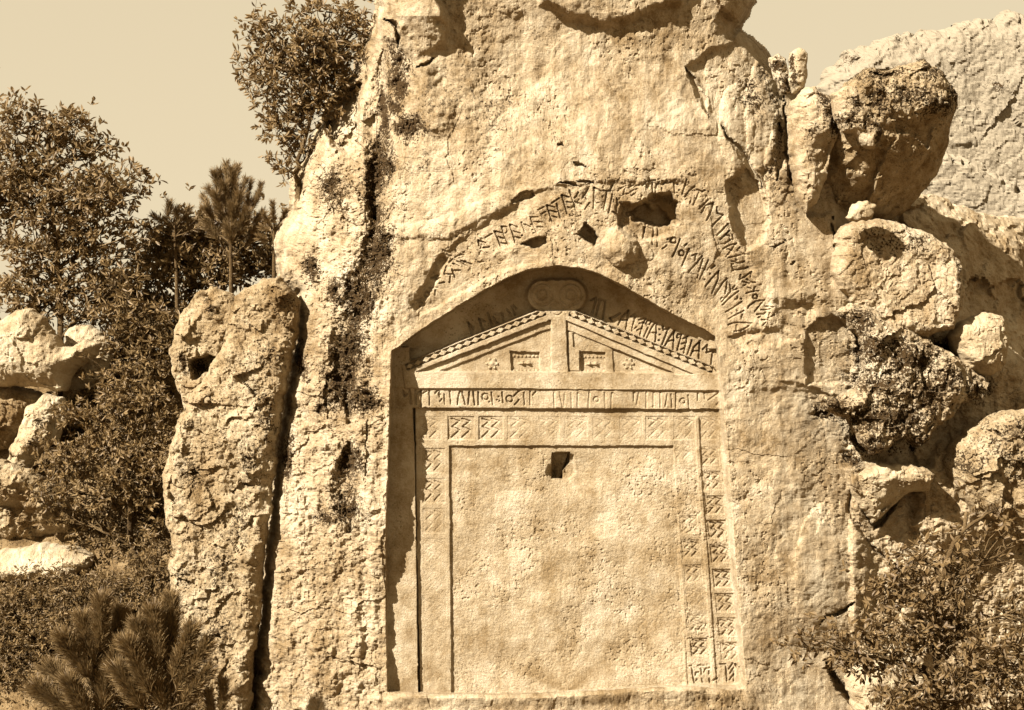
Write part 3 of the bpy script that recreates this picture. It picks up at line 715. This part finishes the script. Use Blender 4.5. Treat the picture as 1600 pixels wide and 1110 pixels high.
boulder('rock_slope', [(1360,345),(1400,318),(1450,300),(1500,318),(1560,330),(1640,330),(1660,640),(1500,640),(1420,520)], 3.2, 0.5, 60, ROCK, 'shaded rock slope behind the square pitted block at the right edge', 'rock', seed=30, rough=0.10, tilt=(0.75, -0.3), step=4)
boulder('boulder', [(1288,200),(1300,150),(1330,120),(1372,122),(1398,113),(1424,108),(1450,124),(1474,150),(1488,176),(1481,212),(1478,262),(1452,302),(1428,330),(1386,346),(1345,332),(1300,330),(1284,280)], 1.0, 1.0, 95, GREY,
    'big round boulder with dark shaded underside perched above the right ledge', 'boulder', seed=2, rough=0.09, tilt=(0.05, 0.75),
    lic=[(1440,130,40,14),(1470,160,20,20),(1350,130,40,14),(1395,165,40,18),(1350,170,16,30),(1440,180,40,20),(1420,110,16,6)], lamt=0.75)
boulder('rock_column', [(1232,168),(1248,142),(1270,137),(1292,150),(1304,180),(1308,212),(1298,240),(1290,280),(1276,318),(1258,334),(1244,300),(1234,250)], 0.62, 0.42, 34, ROCK,
    'pale upright rock column with rounded head beside the big round boulder', 'rock', seed=3, rough=0.04, tilt=(-0.1, 0),
    lic=[(1282,160,10,20),(1296,195,12,24),(1262,210,10,10)], feats=lambda wu, wv, u, v: 0.16 * sstep(210, 236, wv) * sstep(300, 250, wv) * sstep(1250, 1280, wu))
boulder('rock_lump', [(1296,148),(1318,136),(1340,142),(1352,162),(1368,186),(1378,212),(1368,234),(1352,232),(1340,214),(1316,206),(1306,190)], 0.15, 0.3, 22, ROCK,
    'lichen blotched rock lump hanging on the face of the big round boulder', 'rock', seed=4, rough=0.04, lic=[(1335,165,12,10),(1320,190,14,10),(1352,195,14,12),(1372,212,8,20),(1345,150,8,8)], lamt=1.0)
boulder('rock_finger', [(1200,92),(1214,83),(1228,92),(1232,118),(1236,150),(1222,146),(1210,124)], 0.85, 0.2, 16, ROCK, 'small dark lichened rock tooth on the skyline left of the rock stub', 'rock', seed=5, rough=0.04, step=2, lic=[(1215,100,12,14),(1226,130,10,20)], lamt=1.0)
boulder('rock_stub', [(1234,84),(1248,76),(1261,84),(1263,110),(1256,140),(1240,150),(1230,130)], 0.75, 0.25, 16, CREAM, 'short square rock stub on the skyline above the rock column', 'rock', seed=6, rough=0.03, step=2, lic=[(1236,100,4,14),(1238,122,6,16)], lamt=1.0)
boulder('loose_stone', [(1322,338),(1330,320),(1350,316),(1368,326),(1362,340),(1340,346)], 0.15, 0.2, 14, CREAM, 'small pale stone lying under the big round boulder', 'stone', seed=7, rough=0.03, step=2)
boulder('rock_block', [(1300,396),(1308,352),(1340,341),(1400,347),(1452,362),(1490,384),(1504,412),(1503,482),(1488,514),(1440,530),(1380,520),(1320,470),(1290,430)], 0.95, 0.42, 22, ROCK,
    'square pitted rock block below the big round boulder', 'rock', seed=8, rough=0.06, tilt=(0.15, -0.12), lic=[(1495,430,8,50),(1400,380,60,20)], lamt=0.5)
boulder('rock_block', [(1478,528),(1498,498),(1535,488),(1566,496),(1578,530),(1566,572),(1545,590),(1505,580)], 1.15, 0.45, 26, CREAM, 'smooth pale rock block at the right edge above the mossy ledge', 'rock', seed=9, rough=0.05)
boulder('mossy_ledge', [(1308,486),(1330,474),(1366,478),(1420,506),(1480,545),(1540,578),(1562,600),(1548,624),(1514,628),(1490,650),(1462,672),(1446,692),(1424,698),(1402,682),(1380,700),(1352,706),(1334,690),(1312,652),(1276,642),(1270,614),(1300,618),(1330,606),(1345,580),(1342,530),(1322,508)], 0.50, 0.5, 34, ROCK,
    'rock ledge crusted with dark moss beside the small arched niche', 'rock ledge', seed=10, rough=0.13, tilt=(0.35, -0.25), warp=8,
    lic=[(1340,500,24,22),(1356,545,24,30),(1420,560,60,34),(1370,600,50,24),(1296,630,28,16),(1340,650,36,26),(1395,655,60,40),(1440,615,40,34),(1350,692,20,20),(1425,688,24,18),(1535,608,26,22),(1480,590,30,24)], lamt=0.9)
boulder('boulder', [(1470,720),(1490,690),(1520,662),(1560,645),(1620,635),(1640,800),(1600,830),(1520,800),(1480,760)], 0.9, 0.6, 50, GREY, 'lichen speckled boulder at the right edge behind the leafy oak bush', 'boulder', seed=11, rough=0.10,
    lic=[(1540,690,30,20),(1570,670,40,20),(1500,720,20,20),(1580,720,30,30)], lamt=0.6)
boulder('boulder', [(1326,760),(1334,738),(1370,724),(1420,726),(1456,738),(1450,765),(1412,774),(1392,800),(1366,822),(1346,796)], 0.55, 0.4, 26, CREAM, 'pale wedge boulder with a shaded underside below the mossy ledge', 'boulder', seed=12, rough=0.06, tilt=(0, 0.5))
boulder('boulder', [(1318,1060),(1335,1040),(1375,1035),(1400,1060),(1410,1130),(1340,1130)], 0.1, 0.4, 30, CREAM, 'pale boulder low down behind the leafy oak bush', 'boulder', seed=13, rough=0.05)

# left of the crack
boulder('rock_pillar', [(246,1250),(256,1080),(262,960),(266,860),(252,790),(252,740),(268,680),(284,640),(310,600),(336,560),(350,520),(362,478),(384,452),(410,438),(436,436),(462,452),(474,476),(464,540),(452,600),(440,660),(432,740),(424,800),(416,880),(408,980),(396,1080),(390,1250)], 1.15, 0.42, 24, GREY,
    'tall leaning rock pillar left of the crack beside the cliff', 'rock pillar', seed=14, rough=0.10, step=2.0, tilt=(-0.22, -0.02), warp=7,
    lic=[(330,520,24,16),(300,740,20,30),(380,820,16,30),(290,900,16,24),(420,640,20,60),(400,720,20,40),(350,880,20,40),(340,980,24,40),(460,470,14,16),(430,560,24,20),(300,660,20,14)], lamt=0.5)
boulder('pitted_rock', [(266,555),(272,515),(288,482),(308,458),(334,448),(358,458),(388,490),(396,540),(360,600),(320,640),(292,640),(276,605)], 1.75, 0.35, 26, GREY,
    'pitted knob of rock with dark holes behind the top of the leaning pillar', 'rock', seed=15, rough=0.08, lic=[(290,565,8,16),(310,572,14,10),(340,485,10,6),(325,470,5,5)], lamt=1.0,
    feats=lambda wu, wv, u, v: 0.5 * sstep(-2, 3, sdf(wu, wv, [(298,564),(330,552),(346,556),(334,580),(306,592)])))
boulder('boulder', [(-60,520),(0,500),(28,486),(52,482),(70,496),(84,516),(104,538),(116,540),(140,530),(158,538),(150,556),(128,572),(114,590),(108,612),(60,604),(0,604),(-60,610)], 3.6, 0.6, 40, CREAM, 'smooth white boulder at the left edge in front of the trees', 'boulder', seed=16, rough=0.05)
boulder('boulder', [(104,516),(126,506),(160,516),(182,540),(180,576),(164,602),(120,622),(96,610),(100,560)], 4.5, 0.45, 30, CREAM, 'white boulder lobe partly shaded by the smooth white boulder', 'boulder', seed=17, rough=0.05)
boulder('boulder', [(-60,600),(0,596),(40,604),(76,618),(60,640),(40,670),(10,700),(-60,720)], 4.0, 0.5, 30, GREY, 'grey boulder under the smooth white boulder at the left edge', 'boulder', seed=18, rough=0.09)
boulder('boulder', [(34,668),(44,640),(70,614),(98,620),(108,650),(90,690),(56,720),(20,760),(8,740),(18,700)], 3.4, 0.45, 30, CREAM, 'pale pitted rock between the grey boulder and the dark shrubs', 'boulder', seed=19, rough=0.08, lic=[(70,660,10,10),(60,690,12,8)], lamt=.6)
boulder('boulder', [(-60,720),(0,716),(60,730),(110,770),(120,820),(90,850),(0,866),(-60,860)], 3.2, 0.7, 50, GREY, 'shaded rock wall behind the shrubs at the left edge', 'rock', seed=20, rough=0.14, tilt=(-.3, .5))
boulder('flat_rock', [(-60,880),(0,862),(50,852),(110,852),(150,866),(146,886),(100,900),(20,904),(-60,910)], 2.6, 0.6, 26, CREAM, 'flat bright rock slab at the left edge above the low shrubs', 'rock', seed=21, rough=0.04, tilt=(0, -1.0))

# ------------------------------------------------------------------ trees, shrubs
def unit(a): return a / np.maximum(np.linalg.norm(a, axis=-1, keepdims=True), 1e-9)
def tubes(paths, sides=5):
    """paths: list of (points (n,3), radii (n,)) -> verts, quads"""
    Vs, Fs, o = [], [], 0
    for pts, rad in paths:
        pts = np.asarray(pts, float); n = len(pts)
        tg = unit(np.gradient(pts, axis=0)); up = np.array([0.31, 0.9, 0.23])
        a = unit(np.cross(tg, up)); b = np.cross(tg, a)
        th = np.arange(sides) * 2 * np.pi / sides
        ring = pts[:, None] + np.asarray(rad)[:, None, None] * (np.cos(th)[None, :, None] * a[:, None] + np.sin(th)[None, :, None] * b[:, None])
        Vs.append(ring.reshape(-1, 3))
        i = np.arange(n - 1)[:, None] * sides + np.arange(sides)[None]; j = np.arange(n - 1)[:, None] * sides + (np.arange(sides)[None] + 1) % sides
        Fs.append(np.stack([i, j, j + sides, i + sides], -1).reshape(-1, 4) + o); o += n * sides
    return np.concatenate(Vs), np.concatenate(Fs)
def bend(a, b, n=7, wob=0.06, r=rng):
    t = np.linspace(0, 1, n)[:, None]; L = np.linalg.norm(b - a)
    p = a + (b - a) * t
    w = np.cumsum(r.normal(0, 1, (n, 3)), 0) * wob * L / n; w -= t * w[-1]; w[0] = 0
    return p + w * np.sin(np.pi * t) ** 0.5
def leaves(tips, dirs, per, length, width, r, spread=1.0):
    """rosettes of lens-shaped leaves, folded along the midrib: 4 triangles each"""
    n = len(tips); N = n * per
    ax = np.repeat(unit(dirs), per, 0); pos = np.repeat(tips, per, 0)
    rd = unit(r.normal(0, 1, (N, 3))); rd = unit(rd - (rd * ax).sum(-1, keepdims=True) * ax * 0.85)
    d = unit(ax * r.uniform(0.1, 1.0, (N, 1)) + rd * spread)
    L = length * r.uniform(0.45, 1.35, (N, 1)); Wd = width * r.uniform(0.7, 1.2, (N, 1))
    nr = unit(np.cross(d, unit(r.normal(0, 1, (N, 3)) + np.array([0, 0, 0.3])))); sd = np.cross(d, nr)
    pos = pos + ax * r.uniform(-0.6, 0.2, (N, 1)) * length
    base = pos; tip = pos + d * L - nr * L * 0.10
    l1 = pos + d * L * 0.42 + sd * Wd + nr * Wd * 0.35; l2 = pos + d * L * 0.42 - sd * Wd + nr * Wd * 0.35
    l3 = pos + d * L * 0.74 + sd * Wd * 0.8 + nr * Wd * 0.2; l4 = pos + d * L * 0.74 - sd * Wd * 0.8 + nr * Wd * 0.2
    V_ = np.stack([base, l1, l3, tip, l4, l2], 1).reshape(-1, 3)
    i = np.arange(N)[:, None] * 6
    Fq = np.concatenate([i + np.array([[0, 1, 2, 3]]), i + np.array([[0, 3, 4, 5]])])
    return V_, Fq
def broadleaf(name, label, cat, base, trunk, clumps, y, leaf=0.085, per=7, dens=1.0, mat=LEAF, r_trunk=0.07, group=None, seed=0, wide=0.30, depthk=0.9, bark=BARK, sub=0.42):
    """clumps: (u, v, ru, rv[, density]) ellipses of foliage in the picture at depth y; each is filled with sub-clumps of leaf rosettes"""
    r = np.random.default_rng(1000 + seed)
    root = empty(name, tuple(Wp(base[0], base[1], y)))
    tag(root, label, cat, group)
    tr = [Wp(a, b, y + c) for a, b, c in ([(base[0], base[1], 0)] + trunk)]
    tr = np.array(tr)
    # smooth trunk
    t = np.linspace(0, 1, 14); seg = np.linspace(0, 1, len(tr))
    tp = np.stack([np.interp(t, seg, tr[:, k]) for k in range(3)], -1)
    tp[1:-1] += r.normal(0, 0.02, (12, 3))
    trunk_paths = [(tp, np.linspace(r_trunk, r_trunk * 0.4, 14))]
    limbs, twigs, tips, dirs = [], [], [], []
    k = (D + y) / D / 100
    for c in clumps:
        cu, cv, ru, rv = c[:4]; dn = c[4] if len(c) > 4 else 1.0
        cen = Wp(cu, cv, y); cen[1] += r.uniform(-.5, .5) * depthk * min(ru, rv) * k
        j = np.argmin(np.linalg.norm(tp - cen, axis=1) + 0.5 * np.clip(tp[:, 2] - cen[2] + .1, 0, None) * 3); j = max(j - 1, 2)
        lp = bend(tp[j], cen, 8, 0.25, r); limbs.append((lp, np.linspace(r_trunk * 0.45, 0.008, 8)))
        nsub = max(3, int(ru * rv * sub * 0.045))
        for s_ in range(nsub):
            q = unit(r.normal(0, 1, 3)) * r.uniform(0.25, 1.0) ** 0.45
            sc_ = cen + q * np.array([ru * k, depthk * min(ru, rv) * k, rv * k])
            lp2 = bend(lp[r.integers(3, 8)], sc_, 5, 0.25, r); limbs.append((lp2, np.linspace(0.014, 0.006, 5)))
            if r.uniform() < 0.18: sc_ = cen + (sc_ - cen) * r.uniform(1.1, 1.3)
            m = max(3, int(r.uniform(3, 17) * dens * dn))
            sr = r.uniform(0.13, 0.24) * (0.7 + 0.3 * k * 100)
            tt = sc_ + r.normal(0, 1, (m, 3)) * sr * np.array([1, 1, 0.75])
            for p in tt[: max(2, m // 3)]: twigs.append((np.stack([sc_, (sc_ + p) / 2 + r.normal(0, .015, 3), p]), np.array([0.005, 0.004, 0.0025])))
            tips.append(tt); dirs.append(unit(tt - sc_ + q * sr * 1.2 + np.array([0, 0, 0.12])))
    tips = np.concatenate(tips); dirs = np.concatenate(dirs)
    v1, f1 = tubes(trunk_paths, 8); mesh_obj('trunk', v1, f1, bark, root, smooth=True)
    v2, f2 = tubes(limbs, 4); v3, f3 = tubes(twigs, 3)
    mesh_obj('branches', np.concatenate([v2, v3]), np.concatenate([f2, f3 + len(v2)]), bark, root, smooth=True)['kind'] = 'stuff'
    v4, f4 = leaves(tips, dirs, per, leaf, leaf * wide * 0.5, r)
    cr = mesh_obj('crown', v4, f4, mat, root); cr['kind'] = 'stuff'
    return root
def pine(name, label, base, trunk, shoots, y, needle=0.11, r_trunk=0.05, seed=0, group=None, nper=1.0, cat='pine tree', nw=0.0055, mat=NEEDLE):
    """shoots: (u0, v0, u1, v1, radius px): bristling candles of needles"""
    r = np.random.default_rng(3000 + seed)
    root = empty(name, tuple(Wp(base[0], base[1], y))); tag(root, label, cat, group)
    tr = np.array([Wp(a, b, y + c) for a, b, c in ([(base[0], base[1], 0)] + trunk)])
    t = np.linspace(0, 1, 14); seg = np.linspace(0, 1, len(tr)); tp = np.stack([np.interp(t, seg, tr[:, k]) for k in range(3)], -1)
    v1, f1 = tubes([(tp, np.linspace(r_trunk, r_trunk * .35, 14))], 8); mesh_obj('trunk', v1, f1, BARK, root, smooth=True)
    limbs = []; A, Bd, Ln = [], [], []
    for (u0, v0, u1, v1_, rad) in shoots:
        dy = r.uniform(-.35, .35); a = Wp(u0, v0, y + dy * 0.5); b = Wp(u1, v1_, y + dy)
        j = np.argmin(np.linalg.norm(tp - a, axis=1)); limbs.append((bend(tp[max(j - 1, 0)], a, 5, .15, r), np.linspace(.016, .009, 5)))
        pth = bend(a, b, 6, .12, r); limbs.append((pth, np.linspace(.010, .005, 6)))
        L = np.linalg.norm(b - a); n = int(520 * L / 0.4 * nper * (rad / 9))
        s = r.uniform(0, 1, n) ** 0.8; p = np.stack([np.interp(s, np.linspace(0, 1, 6), pth[:, k]) for k in range(3)], -1)
        ax = unit(b - a); rd = unit(r.normal(0, 1, (n, 3))); rd = unit(rd - (rd @ ax)[:, None] * ax)
        d = unit(ax * r.uniform(.5, 2.4, (n, 1)) + rd + np.array([0, 0, .15]))
        A.append(p); Bd.append(d); Ln.append(rad / 100 * 1.5 * r.uniform(.7, 1.25, (n, 1)) * (D + y) / D)
    A = np.concatenate(A); Bd = np.concatenate(Bd); Ln = np.concatenate(Ln)
    sd = unit(np.cross(Bd, r.normal(0, 1, A.shape))) * nw
    V_ = np.stack([A - sd, A + sd, A + Bd * Ln + sd * .4, A + Bd * Ln - sd * .4], 1).reshape(-1, 3)
    mesh_obj('crown', V_, np.arange(len(V_)).reshape(-1, 4), mat, root)['kind'] = 'stuff'
    v2, f2 = tubes(limbs, 4); mesh_obj('branches', v2, f2, BARK, root, smooth=True)['kind'] = 'stuff'
    return root

# far left oak, dark against the sky
broadleaf('oak_tree', 'tall leafy oak at the far left edge standing against the open sky', 'tree', (90,640), [(95,520,0),(88,400,.1),(80,300,0),(75,220,0)],
  [(50,200,42,34),(112,190,28,22,.8),(30,255,36,50),(115,235,45,36),(166,222,16,26,.7),(60,310,60,42),(140,300,55,40),(196,288,26,36,.9),(212,310,14,22,.7),(50,380,55,42),(140,370,60,42,.9),(30,450,40,32),(110,440,55,36),(185,400,34,34,.7),(8,170,22,26,.6),(-20,300,30,80),(60,480,44,24),(130,490,44,26),(190,450,30,30),(220,360,16,30,.6)],
  4.6, leaf=0.15, per=7, dens=0.55, seed=1, wide=.34, sub=.26)
broadleaf('oak_shrub', 'dark leafy shrub in the hollow below the pine tops', 'shrub', (300,640), [(295,560,0),(300,480,.1),(300,400,0)],
  [(262,400,48,40),(330,405,52,40),(395,380,40,26,.8),(392,420,34,26),(225,455,42,40),(300,465,34,32),(215,520,40,40),(255,540,36,40),(250,600,34,36),(330,360,40,20),(290,350,30,18),(420,350,24,18,.6),(180,470,30,40)],
  5.6, leaf=0.14, per=7, dens=1.0, mat=LEAF_D, seed=2, sub=.36, wide=.36)
broadleaf('oak_shrub', 'thin trunked shrub rising left of the leaning rock pillar', 'shrub', (222,1000), [(213,900,0),(206,820,0),(200,720,.1),(196,640,0)],
  [(165,650,60,36),(215,640,40,44),(120,705,48,30),(205,720,44,50),(148,755,70,32),(225,800,28,36,.8),(120,805,50,22,.7),(180,600,34,30),(80,760,36,22,.6),(230,700,26,60),(165,840,46,16,.4)],
  2.4, leaf=0.105, per=7, dens=0.9, mat=LEAF_D, seed=3, sub=.26, wide=.36)
broadleaf('low_shrub', 'low bushy shrub in front of the flat bright slab', 'shrub', (70,1130), [(70,1060,0),(75,980,0)],
  [(50,930,44,26,.8),(110,915,44,22,.7),(40,1000,44,40),(100,990,44,40),(60,1070,60,40),(150,950,40,36,.8),(10,960,24,50),(-30,1030,30,60),(20,1100,50,24),(100,1100,50,24),(10,1060,30,30)],
  1.2, leaf=0.08, per=7, dens=1.4, mat=LEAF_D, seed=4, sub=.5)
broadleaf('low_shrub', 'low bushy shrub at the foot of the leaning rock pillar', 'shrub', (200,1140), [(205,1040,0),(210,960,0)],
  [(225,890,30,34,.8),(180,930,40,30),(232,950,30,30),(170,1000,40,36),(215,1020,34,34),(150,1070,46,36),(250,870,14,40,.5)],
  1.5, leaf=0.08, per=7, dens=1.4, mat=LEAF_D, seed=5, sub=.5)
broadleaf('oak_shrub', 'dense dark shrub between the white boulders and the pitted rock', 'shrub', (150,760), [(160,680,0),(170,600,0)],
  [(200,560,44,44),(165,620,44,40),(225,620,40,44),(120,660,34,34),(190,680,44,40),(240,690,24,44),(110,720,44,30),(170,740,50,34),(60,720,34,20,.5),(240,560,30,40),(200,500,30,30),(250,500,30,30)],
  4.4, leaf=0.125, per=7, dens=0.9, mat=LEAF_D, seed=9, sub=.30, wide=.36)
broadleaf('low_shrub', 'spreading shrub behind the thin trunk beside the flat bright slab', 'shrub', (200,900), [(195,860,0),(190,820,0)],
  [(170,830,40,24),(215,850,40,34),(240,800,24,40),(150,880,40,20),(200,900,44,26),(245,900,16,40),(110,910,40,16,.7)],
  3.0, leaf=0.09, per=7, dens=1.5, mat=LEAF_D, seed=10, sub=.5)
# oak on the shoulder of the cliff
broadleaf('oak_tree', 'leafy oak growing out of the upper left shoulder of the cliff', 'tree', (466,310), [(462,270,0),(472,230,-.1),(490,170,0),(500,100,0)],
  [(416,45,22,24,.8),(395,115,20,30,.6),(440,100,40,44),(490,95,46,44),(535,60,42,34),(535,110,34,36),(470,35,34,20,.7),(445,160,40,26),(495,160,36,30),(430,195,22,16,.8),(470,205,26,16,.8),(452,225,14,18,.8),(450,258,12,10,.9),(565,40,20,22,.8),(478,245,8,20,.6),(510,20,40,14,.7),(388,35,6,6,.5)],
  1.9, leaf=0.125, per=7, dens=0.62, seed=6, r_trunk=.05, wide=.36, sub=.30)
# pines
pine('pine_tree', 'young pine with upright candles rising against the sky left of the cliff', (362,560), [(361,440,0),(360,350,0),(356,270,0)],
  [(356,296,353,258,8),(366,298,371,262,8),(344,304,335,272,8),(350,300,343,268,7),(362,300,362,266,8),(340,318,326,296,8),(374,310,384,282,7),(384,318,393,284,6),(398,322,408,288,6),(392,330,402,306,7),(330,328,318,308,7),
   (352,322,350,290,10),(364,322,366,292,10),(356,336,352,306,11),(368,336,374,308,11),(344,334,338,306,10),(380,340,390,318,10),(334,344,322,326,9),(348,350,340,326,11),(364,352,364,324,12),(378,354,386,332,11),(394,350,410,334,8),(356,366,350,340,12),(372,368,380,346,12),(336,360,322,346,10),(390,366,406,352,9),(342,376,330,360,11),(362,384,360,358,12),(384,384,396,368,10)],
  4.2, seed=1)
pine('pine_tree', 'small bushy pine top left of the upright young pine', (278,560), [(276,440,0),(272,340,0)],
  [(262,340,264,318,8),(275,345,275,330,9),(255,350,240,338,7),(285,345,296,326,7),(268,355,258,345,9),(290,355,305,345,7),(275,360,280,345,9),(300,360,318,352,7),(240,360,228,352,7),(286,368,296,362,8),(255,372,244,366,8)],
  4.8, seed=2)
pine('pine_tree', 'small pine sprig between the young pine and the cliff', (428,500), [(428,420,0),(428,350,0)],
  [(428,350,426,318,6),(436,350,448,330,6),(420,352,412,334,6),(430,360,444,352,7),(424,362,410,356,7),(432,372,450,366,7),(420,378,404,372,7)],
  3.6, seed=3)
pine('pine_sapling', 'feathery pine sapling at the bottom left before the rock pillar', (268,1220), [(266,1120,0),(262,1040,0),(250,990,0)],
  [(262,1040,268,940,15),(250,1040,238,960,16),(270,1060,300,985,15),(240,1060,215,980,16),(275,1080,322,1010,14),(235,1085,200,1010,17),(262,1090,262,1010,17),(285,1100,325,1050,13),(225,1110,185,1050,17),(255,1110,240,1050,17),(280,1120,305,1070,15),(345,1120,348,1068,10),(330,1120,325,1085,10),(250,1000,258,945,12)],
  -1.6, seed=4, nper=1.5, cat='pine sapling')
pine('pine_sapling', 'feathery pine sapling in the bottom left corner', (150,1220), [(150,1120,0),(155,1020,0)],
  [(155,1020,160,940,16),(160,1040,185,960,16),(148,1040,130,970,16),(140,1060,100,1000,17),(165,1070,190,1010,17),(150,1090,140,1020,18),(135,1100,80,1050,18),(160,1110,170,1050,18),(120,1120,60,1080,18),(140,1130,110,1070,18)],
  -1.0, seed=5, nper=1.3, cat='pine sapling')
broadleaf('low_shrub', 'low leafy shrub along the bottom edge between the pine saplings and the pillar', 'shrub', (250,1230), [(250,1170,0),(250,1120,0)],
  [(200,1105,50,26),(260,1110,50,24),(310,1115,36,18,.8),(150,1120,40,24),(230,1070,34,24,.7)], -0.5, leaf=0.075, per=7, dens=1.2, mat=LEAF_D, seed=31, sub=.4)
# bush in front on the right
broadleaf('oak_bush', 'leafy oak bush in front of the rocks at the bottom right', 'bush', (1470,1260), [(1465,1130,0),(1460,1000,0),(1480,880,0),(1510,800,0)],
  [(1245,1010,16,10,.8),(1275,1002,22,14,.9),(1310,1008,26,20),(1350,1000,34,22),(1340,1040,30,24,.9),(1385,960,30,30),(1400,905,34,34),(1395,1020,40,36),(1440,865,34,28,.7),(1450,930,44,40),(1460,1000,44,40),(1420,1075,40,36,.9),(1500,835,30,20,.5),(1510,890,40,36,.7),(1520,960,44,40,.8),(1530,1040,50,44),(1562,790,20,24,.4),(1575,860,34,34,.6),(1585,950,30,40,.8),(1480,1090,44,30),(1590,1050,36,50),(1570,1100,50,30)],
  -1.9, leaf=0.125, per=6, dens=0.62, mat=LEAF_B, seed=7, depthk=0.8, wide=0.40, sub=.16)
# clinging plants
for (bu, bv, cl, dpt, lb, sd) in ((522,335,[(518,280,12,20,.9),(528,310,12,18)],0.55,'dark leafy plant clinging to the cliff under the oak',8),
    (594,275,[(590,235,8,16,.8),(593,258,9,14,.8)],0.22,'small leafy plant rooted high in the left gully of the cliff',21),
    (590,385,[(586,352,12,14,.8),(604,372,14,8,.6)],0.08,'small leafy plant in the gully level with the flaking ledge',22),
    (572,470,[(572,432,14,20,.8),(562,456,12,12,.7)],0.12,'scrubby plant in the gully left of the arch spring',23),
    (548,570,[(545,525,14,22,.8),(532,552,12,14,.7)],0.22,'scrubby plant in the gully left of the gable',24),
    (535,640,[(528,606,12,16,.7),(556,618,12,8,.6)],0.25,'low scrubby plant in the gully left of the inscribed band',25),
    (545,830,[(545,770,12,22,.7),(532,805,12,12,.7)],0.26,'scrubby plant lowest in the left gully of the cliff',26)):
    broadleaf('rock_plant', lb, 'plant', (bu, bv), [(bu - 1, bv - 20, -.1), (bu - 3, bv - 40, -.1)], cl, dpt, leaf=0.05, per=6, dens=0.8, mat=LEAF_B, seed=sd, r_trunk=.012)
